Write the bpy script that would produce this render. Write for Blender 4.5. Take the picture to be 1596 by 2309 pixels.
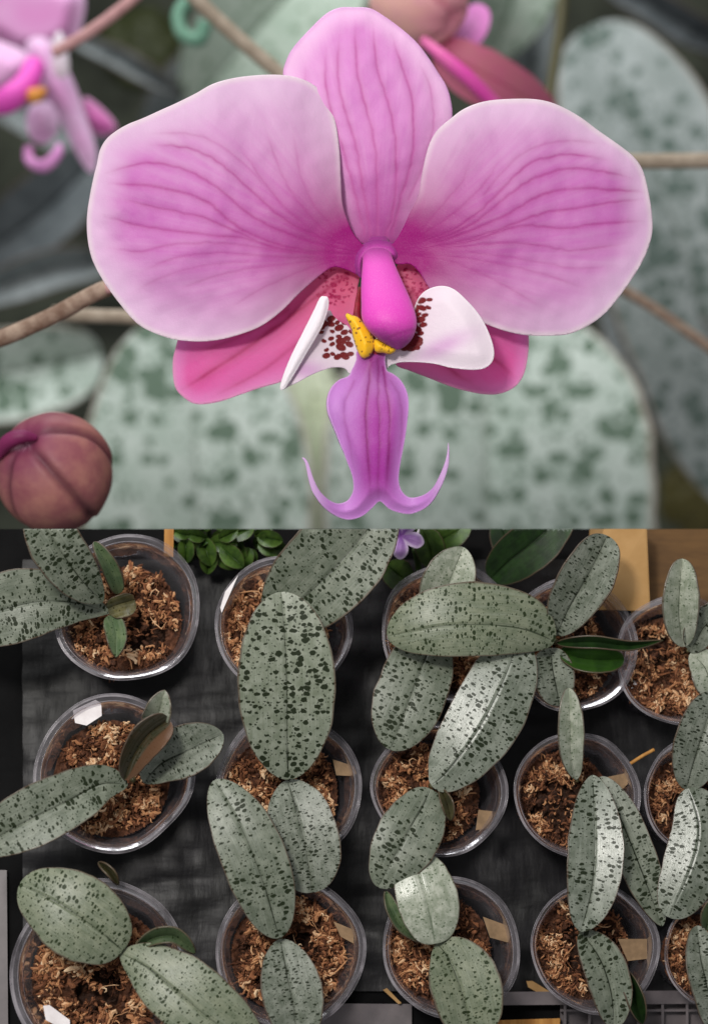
import bpy, bmesh, math, random
import numpy as np
from mathutils import Vector, Matrix, noise
from mathutils.geometry import delaunay_2d_cdt

# ------------------------------------------------------------------ frame of the place
S, D = 0.0004, 1.6                       # metres per photo unit at the focus distance, camera distance
UP = Vector((0.179, 0.403, 1.6)).normalized()
ROT = UP.rotation_difference(Vector((0, 0, 1))).to_matrix()
C0 = -0.149                              # table height along UP
RIM = 0.10                               # pot height
def W(p):                                # working frame -> world (table top at z = 0)
    return ROT @ Vector(p) - Vector((0, 0, C0))
WINV = ROT.transposed()
def V(px, py, z=0.0):
    k = (D - z) / D * S
    return Vector(((px - 798) * k, (1193 - py) * k, z))
def VB(px, py, z): return V(px, py, z * 2.9)
def VC(px, py, z): return V(px, py, z * 2.7)
def G(px, py, h=0.0):
    d = Vector(((px - 798) * S, (1193 - py) * S, -D)); c = Vector((0, 0, D))
    t = (C0 + h - UP.dot(c)) / UP.dot(d)
    return c + d * t

scene = bpy.context.scene
for o in list(bpy.data.objects): bpy.data.objects.remove(o)
# camera
cd = bpy.data.cameras.new('camera'); cam = bpy.data.objects.new('camera', cd); scene.collection.objects.link(cam)
cam.matrix_world = Matrix.Translation(W((0, 0, D))) @ ROT.to_4x4()
cd.sensor_width = 36; cd.lens = 36 * D / (2309 * S); cd.shift_y = 38.5 / 2309
cd.clip_start = 0.05; cd.clip_end = 60
cd.dof.use_dof = True; cd.dof.focus_distance = D - 0.015; cd.dof.aperture_fstop = 2.8
scene.camera = cam
# world
world = bpy.data.worlds.new('World'); scene.world = world; world.use_nodes = True
bg = world.node_tree.nodes['Background']; bg.inputs[0].default_value = (0.86, 0.87, 0.88, 1); bg.inputs[1].default_value = 0.34
# lamps: the greenhouse roof (large, soft) and two added, unseen lamps for the backdrop and the leaf highlights
def area(name, loc, target, size, power, col, sy=None):
    ld = bpy.data.lights.new(name, 'AREA'); ld.shape = 'RECTANGLE'; ld.size = size; ld.size_y = sy or size
    ld.energy = power; ld.color = col
    o = bpy.data.objects.new(name, ld); scene.collection.objects.link(o)
    a, b = W(loc), W(target)
    o.location = a; o.rotation_euler = (b - a).to_track_quat('-Z', 'Y').to_euler()
    return o
area('roof_light', (-1.3, 3.2, 4.6), (0, 0.1, -0.5), 2.4, 122, (1.0, 0.985, 0.96))
area('backdrop_fill_light', (-0.6, 3.0, -0.9), (0, 0.2, -1.5), 2.0, 80, (0.97, 1.0, 0.99))  # added lamp out of view, brightens the far leaves and backlights the petals
area('leaf_gloss_light', (-0.42, 0.62, 1.75), (0.05, -0.2, -0.05), 0.22, 24, (1.0, 0.96, 0.9))  # added unseen lamp, placed so the bench leaves catch highlights
scene.view_settings.view_transform = 'Standard'; scene.view_settings.look = 'None'
scene.view_settings.exposure = 0.0; scene.view_settings.gamma = 1; scene.view_settings.use_curve_mapping = False
scene.cycles.max_bounces = 8; scene.cycles.transparent_max_bounces = 24
scene.cycles.use_denoising = True

# ------------------------------------------------------------------ node helpers
def srgb(r, g, b):
    f = lambda c: (c / 255 / 12.92) if c / 255 <= 0.04045 else ((c / 255 + 0.055) / 1.055) ** 2.4
    return (f(r), f(g), f(b), 1)
class NT:
    def __init__(s, name):
        s.m = bpy.data.materials.new(name); s.m.use_nodes = True; s.t = s.m.node_tree
        s.p = s.t.nodes['Principled BSDF']; s.out = s.t.nodes['Material Output']
    def n(s, typ, **kw):
        x = s.t.nodes.new('ShaderNode' + typ)
        for k, v in kw.items(): setattr(x, k, v)
        return x
    def l(s, a, b): s.t.links.new(a, b)
    def put(s, sock, v):
        if hasattr(v, 'is_output'): s.l(v, sock)
        else: sock.default_value = v
    def attr(s, name, out='Fac'):
        a = s.n('Attribute', attribute_name=name); return a.outputs[out]
    def math(s, op, a, b=0.0, c=None, clamp=False):
        x = s.n('Math', operation=op, use_clamp=clamp); s.put(x.inputs[0], a); s.put(x.inputs[1], b)
        if c is not None: s.put(x.inputs[2], c)
        return x.outputs[0]
    def mix(s, f, a, b, mode='MIX'):
        x = s.n('Mix', data_type='RGBA', blend_type=mode)
        s.put(x.inputs[0], f); s.put(x.inputs[6], a); s.put(x.inputs[7], b); return x.outputs[2]
    def noise(s, scale, vec=None, detail=3, rough=0.55, dim='3D', dist=0.0):
        x = s.n('TexNoise', noise_dimensions=dim); x.inputs['Scale'].default_value = scale
        x.inputs['Detail'].default_value = detail; x.inputs['Roughness'].default_value = rough
        x.inputs['Distortion'].default_value = dist
        if vec is not None: s.l(vec, x.inputs['Vector'])
        return x.outputs['Fac']
    def ramp(s, f, a, b):
        x = s.n('MapRange', interpolation_type='SMOOTHSTEP'); s.put(x.inputs[0], f)
        x.inputs[1].default_value = a; x.inputs[2].default_value = b; return x.outputs[0]
    def vmul(s, vec, v):
        x = s.n('VectorMath', operation='MULTIPLY'); s.l(vec, x.inputs[0]); x.inputs[1].default_value = v; return x.outputs[0]
    def vadd(s, a, b):
        x = s.n('VectorMath', operation='ADD'); s.l(a, x.inputs[0]); s.put(x.inputs[1], b); return x.outputs[0]
    def bump(s, h, strength, dist=0.001, prev=None):
        x = s.n('Bump'); x.inputs['Strength'].default_value = strength; x.inputs['Distance'].default_value = dist
        s.l(h, x.inputs['Height'])
        if prev is not None: s.l(prev, x.inputs['Normal'])
        return x.outputs[0]
    def obj(s): return s.n('TexCoord').outputs['Object']
    def pos(s): return s.n('NewGeometry').outputs['Position']

def petal_mat(name, pale, mid, deep, vein, rim=None, veinmul=1.0, transl=0.22, rough=0.5, fine_amt=0.05):
    t = NT(name); P = t.obj()
    c = t.mix(t.attr('flush'), pale, mid)
    mott = t.ramp(t.noise(90, P, 4, 0.6), 0.38, 0.7)
    c = t.mix(t.math('MULTIPLY', mott, t.math('MULTIPLY', t.attr('flush'), 0.08)), c, pale)
    c = t.mix(t.attr('core'), c, deep)
    v = t.math('MULTIPLY', t.attr('vein'), t.math('MULTIPLY_ADD', t.noise(60, P, 2), 0.7, 0.5), clamp=True)
    c = t.mix(t.math('MULTIPLY', v, veinmul, clamp=True), c, vein)
    if rim: c = t.mix(t.attr('rim'), c, rim)
    fine = t.noise(900, P, 2)
    c = t.mix(t.math('MULTIPLY', t.ramp(fine, .45, .8), fine_amt), c, (1, 0.93, 1, 1))
    t.l(c, t.p.inputs['Base Color']); t.p.inputs['Roughness'].default_value = rough
    t.p.inputs['Specular IOR Level'].default_value = 0.35
    t.p.inputs['Sheen Weight'].default_value = 0.12
    b = t.bump(t.attr('vein'), 0.25, -0.0012)
    b = t.bump(t.noise(160, P, 3), 0.22, 0.0015, b); b = t.bump(fine, 0.35, 0.0005, b)
    t.l(b, t.p.inputs['Normal'])
    tr = t.n('BsdfTranslucent'); t.l(c, tr.inputs[0]); t.l(b, tr.inputs['Normal'])
    mx = t.n('MixShader'); mx.inputs[0].default_value = transl
    t.l(t.p.outputs[0], mx.inputs[1]); t.l(tr.outputs[0], mx.inputs[2]); t.l(mx.outputs[0], t.out.inputs[0])
    return t.m

def leaf_mat(name, base, base2, spot, scale=1.0, amount=0.42, stretch=1.5, rough=0.40, silver=0.5, rib=None, edge=None, soft=0.035, streak=0.16, band=None):
    """silver-grey leaf with dark speckles: 'luv' holds (along, across) in photo units, 'cross' goes -1..1 edge to edge"""
    t = NT(name); uv = t.attr('luv', 'Vector')
    w = t.n('TexNoise'); w.inputs['Scale'].default_value = 0.09 / scale; w.inputs['Detail'].default_value = 2; t.l(uv, w.inputs['Vector'])
    off = t.n('VectorMath', operation='SCALE'); t.l(w.outputs['Color'], off.inputs[0]); off.inputs[3].default_value = 7 * scale
    uvd = t.vadd(uv, off.outputs[0])
    def spots(sc, amt, st, lo):
        x = t.n('TexVoronoi', voronoi_dimensions='2D'); x.inputs['Scale'].default_value = 1.0
        t.l(t.vmul(uvd, (sc * st, sc / st ** 0.5, 1.0)), x.inputs['Vector'])
        sep = t.n('SeparateColor'); t.l(x.outputs['Color'], sep.inputs[0])
        big = t.noise(0.012 / scale, uv, 2)
        thr = t.math('MULTIPLY', t.math('SUBTRACT', sep.outputs[0], lo), t.math('MULTIPLY', t.math('MULTIPLY_ADD', t.ramp(big, 0.34, 0.60), 0.5, 0.55), amt * 1.12))
        d = t.math('SUBTRACT', thr, x.outputs['Distance'])
        return t.ramp(d, -soft * 0.3, soft)
    s1 = spots(0.064 / scale, amount * 0.92, stretch, 0.10); s2 = spots(0.118 / scale, amount * 0.75, stretch * 0.9, 0.25)
    sp = t.math('MAXIMUM', s1, t.math('MULTIPLY', s2, 0.85))
    mot = t.ramp(t.noise(0.035 / scale, uv, 4, 0.65), 0.35, 0.68)
    st = t.noise(1.0, t.vmul(uv, (0.008, 0.35, 1)), 3, 0.7)
    c = t.mix(mot, base, base2)
    c = t.mix(t.math('MULTIPLY', t.ramp(st, 0.4, 0.75), streak), c, t.mix(0.5, base2, (0.75, 0.8, 0.75, 1)))
    c = t.mix(t.math('MULTIPLY', sp, 0.97), c, spot)
    ab = t.math('ABSOLUTE', t.attr('cross')); ribm = t.attr('rib')
    c = t.mix(t.math('MULTIPLY', ribm, 0.9), c, rib or spot)
    c = t.mix(t.math('MULTIPLY', t.ramp(ab, 0.945, 0.985), 0.8), c, edge or srgb(78, 62, 50))
    if band: c = t.mix(t.ramp(t.attr('cross'), 0.35, 0.5), c, band)
    t.l(c, t.p.inputs['Base Color'])
    r = t.math('MULTIPLY_ADD', t.math('ADD', t.math('MULTIPLY', t.noise(0.06, uv, 4), 0.5), t.math('MULTIPLY', st, 0.5)), 0.34, rough - 0.17); t.l(r, t.p.inputs['Roughness'])
    t.p.inputs['Specular IOR Level'].default_value = silver
    t.l(t.math('MULTIPLY_ADD', sp, -0.75 * silver, silver), t.p.inputs['Specular IOR Level'])
    b = t.bump(st, 0.30, 0.0007)
    b = t.bump(t.noise(0.5, uv, 3, 0.6), 0.22, 0.0006, b)
    b = t.bump(sp, 0.12, -0.0006, b)
    t.l(b, t.p.inputs['Normal'])
    return t.m

def simple(name, c1, c2, scale=40, rough=0.6, bump=0.3, dist=0.002, spec=0.4, stretch=None):
    t = NT(name); P = t.obj()
    if stretch: P = t.vmul(P, stretch)
    n = t.noise(scale, P, 5, 0.62)
    t.l(t.mix(t.ramp(n, 0.3, 0.7), c1, c2), t.p.inputs['Base Color']); t.p.inputs['Roughness'].default_value = rough
    t.p.inputs['Specular IOR Level'].default_value = spec
    t.l(t.bump(n, bump, dist), t.p.inputs['Normal']); return t.m

# ------------------------------------------------------------------ mesh helpers
def finish(name, bm, mat, parent=None, smooth=True, clip=False, solid=0.0, world=False, sub=0, offset=0.0):
    """bm is in the working frame (world=True: already in the local frame of parent)."""
    if clip:
        bmesh.ops.bisect_plane(bm, geom=bm.verts[:] + bm.edges[:] + bm.faces[:], plane_co=(0, 0.0, 0), plane_no=(0, 1, 0), clear_outer=True)
    if not world:
        loc = origin_of(parent)
        for v in bm.verts: v.co = W(v.co) - loc
    me = bpy.data.meshes.new(name); bm.normal_update(); bm.to_mesh(me); bm.free()
    if smooth: me.polygons.foreach_set('use_smooth', [True] * len(me.polygons))
    for m in (mat if isinstance(mat, (list, tuple)) else [mat]): me.materials.append(m)
    o = bpy.data.objects.new(name, me); scene.collection.objects.link(o)
    if parent: o.parent = parent
    if sub:
        s = o.modifiers.new('sub', 'SUBSURF'); s.levels = sub; s.render_levels = sub
    if solid:
        s = o.modifiers.new('solid', 'SOLIDIFY'); s.thickness = solid; s.offset = offset; s.use_even_offset = False
    return o
ORIG = {}
def origin_of(p):
    v = Vector((0, 0, 0))
    while p is not None: v += ORIG.get(p.name, Vector((0, 0, 0))); p = p.parent
    return v
def thing(name, label, cat, p, group=None, parent=None):
    o = bpy.data.objects.new(name, None); scene.collection.objects.link(o); o.empty_display_size = 0.01
    w = W(p); o.location = w; ORIG[o.name] = w.copy()
    o['label'] = label; o['category'] = cat
    if group: o['group'] = group
    return o
def tag(o, label, cat, group=None):
    o['label'] = label; o['category'] = cat
    if group: o['group'] = group
    return o

def catmull(pts, n, closed=False):
    P = [np.array(p, float) for p in pts]; out = []
    m = len(P); seg = m if closed else m - 1
    for i in range(seg):
        if closed: a, b, c, d = P[i - 1], P[i], P[(i + 1) % m], P[(i + 2) % m]
        else: a, b, c, d = P[max(i - 1, 0)], P[i], P[i + 1], P[min(i + 2, m - 1)]
        for k in range(n):
            t = k / n
            out.append(0.5 * ((2 * b) + (-a + c) * t + (2 * a - 5 * b + 4 * c - d) * t * t + (-a + 3 * b - 3 * c + d) * t ** 3))
    if not closed: out.append(P[-1])
    return np.array(out)
def seg_dist(Q, poly, closed):
    A = poly; B = np.roll(poly, -1, 0)
    if not closed: A, B = poly[:-1], poly[1:]
    best = np.full(len(Q), 1e9)
    for a, b in zip(A, B):
        ab = b - a; L = ab @ ab + 1e-9
        t = np.clip(((Q - a) @ ab) / L, 0, 1)
        d = np.hypot(*(Q - a - t[:, None] * ab).T); best = np.minimum(best, d)
    return best
def inside(Q, poly):
    x, y = Q.T; r = np.zeros(len(Q), bool); n = len(poly)
    for i in range(n):
        x1, y1 = poly[i]; x2, y2 = poly[(i + 1) % n]
        if y1 == y2: continue
        c = ((y1 > y) != (y2 > y)) & (x < (x2 - x1) * (y - y1) / (y2 - y1) + x1); r ^= c
    return r
def sheet(outline, step, zf, attrs, pt=V, n=6):
    """fills a smooth closed outline with a fine mesh; zf(Q, edge)->depth, attrs(Q, edge)->{name: values}"""
    O = catmull(outline, n, True)
    # even resampling
    L = np.r_[0, np.cumsum(np.hypot(*(np.roll(O, -1, 0) - O).T))]
    m = max(12, int(L[-1] / step)); Oc = np.vstack([O, O[:1]])
    tt = np.linspace(0, L[-1], m, endpoint=False)
    O = np.c_[np.interp(tt, L, Oc[:, 0]), np.interp(tt, L, Oc[:, 1])]
    x0, y0 = O.min(0); x1, y1 = O.max(0)
    xs = np.arange(x0, x1, step); ys = np.arange(y0, y1, step * 0.87)
    X, Y = np.meshgrid(xs, ys); X[1::2] += step / 2; Q = np.c_[X.ravel(), Y.ravel()]
    Q = Q[inside(Q, O)]; Q = Q[seg_dist(Q, O, True) > step * 0.55]
    A = np.vstack([O, Q]); k = len(O)
    vs, es, fs, *_ = delaunay_2d_cdt([Vector(a) for a in A], [(i, (i + 1) % k) for i in range(k)], [], 1, 1e-5)
    A = np.array([(v.x, v.y) for v in vs]); edge = seg_dist(A, O, True)
    z = zf(A, edge); at = attrs(A, edge) if attrs else {}
    bm = bmesh.new(); lay = {k: bm.verts.layers.float.new(k) for k in at}
    V_ = []
    for i, (x, y) in enumerate(A):
        v = bm.verts.new(pt(x, y, float(z[i]))); V_.append(v)
        for k2 in at: v[lay[k2]] = float(at[k2][i])
    for f in fs:
        try: bm.faces.new([V_[i] for i in f])
        except ValueError: pass
    bm.normal_update()
    fl = [f for f in bm.faces if f.normal.z < 0]
    bmesh.ops.reverse_faces(bm, faces=fl)
    return bm
def lines(Q, polys, w=3.0):
    r = np.zeros(len(Q))
    for p in polys:
        k = 1.0
        if isinstance(p, tuple): p, k = p
        c = catmull(p, 5); wob = np.array([[noise.noise(Vector((a / 18, b / 18, 0))) * 3.2, noise.noise(Vector((a / 18, b / 18, 7))) * 3.2] for a, b in c])
        d = seg_dist(Q, c + wob, False)
        e = np.hypot(*(Q - c[0]).T); fade = np.clip(e / 60, 0.15, 1)
        r = np.maximum(r, k * fade * (0.62 * np.exp(-(d / w) ** 2) + 0.40 * np.exp(-(d / (w * 3.6)) ** 2)))
    return r
def sm(x, a, b): t = np.clip((x - a) / (b - a), 0, 1); return t * t * (3 - 2 * t)
def nz(Q, s, seed=0.0): return np.array([noise.noise(Vector((x / s, y / s, seed))) for x, y in Q])

LEAFSEED = [0]
def leaf_bm(mid, wl, wr, h=(0, 0), arch=0.02, fold=0.02, curl=0.0, prof=(0.62, 0.56), pt=G, nu=44, nv=11, ribw=2.2, wav=0.0, tilt=0.0):
    """mid: midrib from base to tip; wl/wr: half widths left/right of that direction; h: height at base and tip"""
    LEAFSEED[0] += 1; seed = LEAFSEED[0] * 37.3
    c = catmull(mid, 12); L = np.r_[0, np.cumsum(np.hypot(*np.diff(c, axis=0).T))]; T = L[-1]
    bm = bmesh.new(); luv = bm.verts.layers.float_vector.new('luv'); cr = bm.verts.layers.float.new('cross'); rb = bm.verts.layers.float.new('rib')
    a, b = prof; s0 = a / (a + b); nrm = s0 ** a * (1 - s0) ** b
    ribpos = sorted(set([0.0, 0.03, 0.06] + [i / nv for i in range(1, nv)] + [0.955, 0.985, 1.0]))
    cols = sorted([-v for v in ribpos if v > 0] + ribpos); rows = []
    for i in range(nu + 1):
        s = 0.5 - 0.5 * math.cos(math.pi * i / nu) if i not in (0, nu) else i / nu
        s = min(max(s, 0.0008), 0.9992)
        p = np.array([np.interp(s * T, L, c[:, 0]), np.interp(s * T, L, c[:, 1])])
        q = np.array([np.interp(min(s * T + 3, T), L, c[:, 0]), np.interp(min(s * T + 3, T), L, c[:, 1])]) - np.array([np.interp(max(s * T - 3, 0), L, c[:, 0]), np.interp(max(s * T - 3, 0), L, c[:, 1])])
        q /= np.hypot(*q) + 1e-9; nrmv = np.array([q[1], -q[0]])         # left of travel (photo y points down)
        w = s ** a * (1 - s) ** b / nrm * (1 + 0.05 * noise.noise(Vector((s * 3.2, seed, 0))))
        row = []
        for u in cols:
            ww = (wl if u < 0 else wr) * w * (1 + 0.035 * abs(u) * noise.noise(Vector((s * 9, seed, 5 + (u > 0)))))
            d = -u * ww                                               # + = left
            x, y = p + nrmv * d
            hh = h[0] + (h[1] - h[0]) * s + arch * 4 * s * (1 - s)
            au = abs(u)
            hh += fold * w * au - curl * w * au * au * 1.2 + tilt * u * w
            hh += wav * (noise.noise(Vector((x / 60, y / 60, seed)))) * w
            if au < 0.05: hh -= 0.0012 * w
            v = bm.verts.new(pt(x, y, hh)); v[luv] = (s * T + seed, d, seed); v[cr] = u
            v[rb] = 1.0 if au * ww < ribw * (1.15 - 0.7 * s) and au < 0.04 or au < 0.001 else 0.0
            row.append(v)
        rows.append(row)
    for r0, r1 in zip(rows, rows[1:]):
        for i in range(len(cols) - 1): bm.faces.new((r0[i], r0[i + 1], r1[i + 1], r1[i]))
    bm.normal_update()
    sgn = sum(f.normal.z * f.calc_area() for f in bm.faces)
    if sgn < 0: bmesh.ops.reverse_faces(bm, faces=bm.faces[:])
    return bm

def tube(pts, radii, n=14, cap=True, jitter=0.0):
    """round tube through working-frame points"""
    P = catmull([tuple(p) + (r,) for p, r in zip(pts, radii)], 8)
    bm = bmesh.new(); rings = []
    prev = None
    for i, q in enumerate(P):
        a = Vector(P[min(i + 1, len(P) - 1)][:3]) - Vector(P[max(i - 1, 0)][:3]); a.normalize()
        ref = prev if prev is not None else (Vector((0, 0, 1)) if abs(a.z) < 0.9 else Vector((1, 0, 0)))
        x = (ref - a * ref.dot(a)).normalized(); prev = x; y = a.cross(x)
        r = q[3] * (1 + jitter * noise.noise(Vector(q[:3]) * 60))
        rings.append([bm.verts.new(Vector(q[:3]) + (x * math.cos(t) + y * math.sin(t)) * r) for t in [2 * math.pi * k / n for k in range(n)]])
    for r0, r1 in zip(rings, rings[1:]):
        for k in range(n): bm.faces.new((r0[k], r0[(k + 1) % n], r1[(k + 1) % n], r1[k]))
    if cap: bm.faces.new(rings[0][::-1]); bm.faces.new(rings[-1])
    bmesh.ops.recalc_face_normals(bm, faces=bm.faces[:])
    return bm
def prism(outline, h0, h1, pt=G):
    """flat slab on an outline; h0/h1 bottom/top heights (h1 may be a function of x, y)"""
    bm = bmesh.new(); f1 = h1 if callable(h1) else (lambda x, y: h1); f0 = h0 if callable(h0) else (lambda x, y: h0)
    top = [bm.verts.new(pt(x, y, f1(x, y))) for x, y in outline]; bot = [bm.verts.new(pt(x, y, f0(x, y))) for x, y in outline]
    n = len(top); bm.faces.new(top); bm.faces.new(bot[::-1])
    for i in range(n): bm.faces.new((bot[i], bot[(i + 1) % n], top[(i + 1) % n], top[i]))
    bmesh.ops.recalc_face_normals(bm, faces=bm.faces[:]); return bm

# ------------------------------------------------------------------ materials
M = {}
M['ground'] = simple('dark_bark_ground', srgb(26, 28, 22), srgb(74, 78, 66), 3, 0.9, 0.8, 0.02)
M['table'] = simple('black_bench', srgb(5, 5, 6), srgb(12, 12, 13), 30, 0.85, 0.4, 0.002, 0.15)
def film():
    t = NT('black_plastic_film'); P = t.obj()
    n1 = t.noise(9, P, 5, 0.6); n2 = t.noise(70, t.vmul(P, (1, 0.25, 1)), 4, 0.6)
    t.l(t.mix(t.ramp(n1, 0.42, 0.62), srgb(2, 2, 3), srgb(22, 21, 24)), t.p.inputs['Base Color'])
    t.l(t.math('MULTIPLY_ADD', n2, 0.25, 0.40), t.p.inputs['Roughness']); t.p.inputs['Specular IOR Level'].default_value = 0.35
    b = t.bump(t.noise(16, t.vmul(P, (0.5, 1.6, 1)), 4, 0.5), 0.35, 0.008); t.l(t.bump(n2, 0.5, 0.002, b), t.p.inputs['Normal']); return t.m
M['film'] = film()
M['kraft_shaded'] = simple('shaded_box_side', srgb(84, 60, 34), srgb(102, 74, 42), 18, 0.7, 0.1, 0.001, 0.3, (1, 4, 1))  # darker kraft brown, paints the shade on the right of the box
M['kraft'] = simple('kraft_card', srgb(160, 124, 78), srgb(174, 138, 92), 25, 0.8, 0.1, 0.001, 0.2)
M['kraft_pale'] = simple('kraft_label', srgb(112, 90, 66), srgb(138, 112, 84), 90, 0.7, 0.2, 0.001, 0.3)
M['white'] = simple('white_label', srgb(205, 198, 200), srgb(225, 220, 222), 90, 0.5, 0.1, 0.0005, 0.4)
M['wood'] = simple('wooden_stake', srgb(150, 100, 45), srgb(190, 140, 75), 40, 0.7, 0.3, 0.001, 0.3, (4, 0.3, 1))
M['grey_plastic'] = simple('grey_plastic_tray', srgb(88, 82, 84), srgb(108, 100, 102), 25, 0.45, 0.1, 0.001, 0.5)
def clear():
    t = NT('clear_plastic'); P = t.obj()
    tr = t.n('BsdfTransparent'); tr.inputs[0].default_value = (0.86, 0.85, 0.87, 1)
    gl = t.n('BsdfGlossy'); gl.inputs['Roughness'].default_value = 0.16; gl.inputs[0].default_value = (0.95, 0.93, 0.96, 1)
    df = t.n('BsdfDiffuse'); df.inputs[0].default_value = srgb(170, 164, 172)
    b = t.bump(t.noise(55, P, 3), 0.3, 0.002); t.l(b, gl.inputs['Normal'])
    fr = t.n('Fresnel'); fr.inputs[0].default_value = 1.5
    m1 = t.n('MixShader'); t.l(t.math('MULTIPLY_ADD', t.ramp(t.noise(22, P, 4), 0.4, 0.8), 0.26, 0.16), m1.inputs[0]); t.l(tr.outputs[0], m1.inputs[1]); t.l(df.outputs[0], m1.inputs[2])
    m2 = t.n('MixShader'); t.l(t.math('MULTIPLY_ADD', fr.outputs[0], 0.55, 0.02, clamp=True), m2.inputs[0]); t.l(m1.outputs[0], m2.inputs[1]); t.l(gl.outputs[0], m2.inputs[2])
    t.l(m2.outputs[0], t.out.inputs[0]); return t.m
M['clear'] = clear()
def rimm():
    t = NT('clear_plastic_rim'); tr = t.n('BsdfTransparent'); tr.inputs[0].default_value = (0.9, 0.89, 0.91, 1)
    t.p.inputs['Base Color'].default_value = srgb(165, 160, 166); t.p.inputs['Roughness'].default_value = 0.14
    m = t.n('MixShader'); t.l(t.math('MULTIPLY_ADD', t.ramp(t.noise(28, t.obj(), 3), 0.35, 0.7), 0.55, 0.12), m.inputs[0]); t.l(tr.outputs[0], m.inputs[1]); t.l(t.p.outputs[0], m.inputs[2]); t.l(m.outputs[0], t.out.inputs[0]); return t.m
M['rim'] = rimm()
def mossm():
    t = NT('dried_moss'); a = t.attr('tone')
    cr = t.n('ValToRGB'); e = cr.color_ramp.elements
    e[0].position = 0; e[0].color = srgb(42, 24, 15); e[1].position = 1; e[1].color = srgb(226, 196, 160)
    for p, c in ((0.25, srgb(88, 54, 36)), (0.5, srgb(142, 92, 62)), (0.74, srgb(192, 142, 100))): x = e.new(p); x.color = c
    t.l(a, cr.inputs[0]); t.l(cr.outputs[0], t.p.inputs['Base Color']); t.p.inputs['Roughness'].default_value = 0.75; t.p.inputs['Specular IOR Level'].default_value = 0.25
    return t.m
M['moss'] = mossm()

SP = srgb(30, 38, 22)
M['leaf_a'] = leaf_mat('silver_leaf_spotted', srgb(84, 92, 77), srgb(113, 119, 105), SP, 0.95, 0.50, 1.35)
M['leaf_b'] = leaf_mat('silver_leaf_bold_spots', srgb(102, 110, 92), srgb(130, 136, 121), srgb(28, 36, 20), 1.0, 0.60, 1.2)
M['leaf_c'] = leaf_mat('silver_leaf_fine_spots', srgb(86, 93, 80), srgb(120, 125, 114), srgb(34, 40, 28), 0.72, 0.45, 1.6)
M['leaf_d'] = leaf_mat('green_silver_leaf', srgb(94, 103, 82), srgb(118, 124, 103), srgb(38, 48, 28), 0.8, 0.44, 1.3)
M['leaf_g'] = leaf_mat('pale_marbled_leaf', srgb(128, 136, 118), srgb(170, 174, 160), srgb(92, 104, 84), 0.6, 0.30, 1.2, rough=0.3, silver=0.8)
M['leaf_shiny'] = leaf_mat('silver_leaf_shiny', srgb(92, 100, 86), srgb(124, 130, 118), SP, 0.9, 0.50, 1.35, rough=0.33, silver=0.85)
M['leaf_brown'] = leaf_mat('young_brown_leaf', srgb(46, 46, 28), srgb(62, 52, 34), srgb(36, 38, 22), 0.8, 0.3, 1.2, band=srgb(92, 66, 48))
M['leaf_green'] = leaf_mat('young_green_leaf', srgb(72, 92, 62), srgb(96, 112, 78), srgb(44, 62, 34), 0.8, 0.25, 1.2)
M['leaf_olive'] = leaf_mat('olive_sheath', srgb(62, 60, 32), srgb(92, 86, 48), srgb(44, 42, 24), 0.8, 0.25, 1.2)
M['leaf_vivid'] = leaf_mat('plain_green_leaf', srgb(34, 62, 20), srgb(46, 78, 24), srgb(24, 46, 14), 1, 0.0, 1.2, streak=0.02, rough=0.36, silver=0.4)
M['leaf_fresh'] = leaf_mat('fresh_green_leaf', srgb(40, 62, 20), srgb(70, 96, 34), srgb(34, 66, 16), 1, 0.0, 1.2, streak=0.03, rough=0.4, silver=0.4)
M['leaf_dark'] = leaf_mat('dark_green_leaf', srgb(18, 36, 14), srgb(30, 54, 20), srgb(12, 24, 8), 1, 0.0, 1.2, streak=0.02, rough=0.4, silver=0.35)
BS = srgb(96, 114, 99)
M['bg_pale'] = leaf_mat('pale_blotched_leaf', srgb(164, 178, 168), srgb(188, 198, 191), BS, 3.1, 0.76, 1.0, rough=0.6, silver=0.2, rib=srgb(130, 140, 130), edge=srgb(170, 160, 150), soft=0.10)
M['bg_grey'] = leaf_mat('grey_blotched_leaf', srgb(140, 149, 147), srgb(164, 171, 171), srgb(98, 112, 106), 3.0, 0.72, 1.0, rough=0.6, silver=0.2, rib=srgb(130, 138, 132), edge=srgb(150, 138, 128), soft=0.10)
M['bg_green'] = leaf_mat('grey_green_leaf', srgb(160, 176, 162), srgb(178, 190, 178), srgb(120, 140, 120), 2.4, 0.4, 1.0, rough=0.6, silver=0.2, soft=0.12)
M['bg_dark'] = leaf_mat('dim_grey_leaf', srgb(118, 124, 126), srgb(146, 152, 154), srgb(66, 74, 72), 2.4, 0.3, 1.0, rough=0.6, silver=0.2, soft=0.12)
M['bg_slate'] = leaf_mat('slate_leaf', srgb(80, 86, 90), srgb(106, 112, 116), srgb(40, 44, 44), 2.4, 0.2, 1.0, rough=0.6, silver=0.2, soft=0.12)
M['bg_yellow'] = leaf_mat('pale_yellow_leaf', srgb(196, 204, 176), srgb(206, 212, 190), srgb(160, 166, 140), 2.4, 0.3, 1.0, rough=0.6, silver=0.2, soft=0.12)

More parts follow.
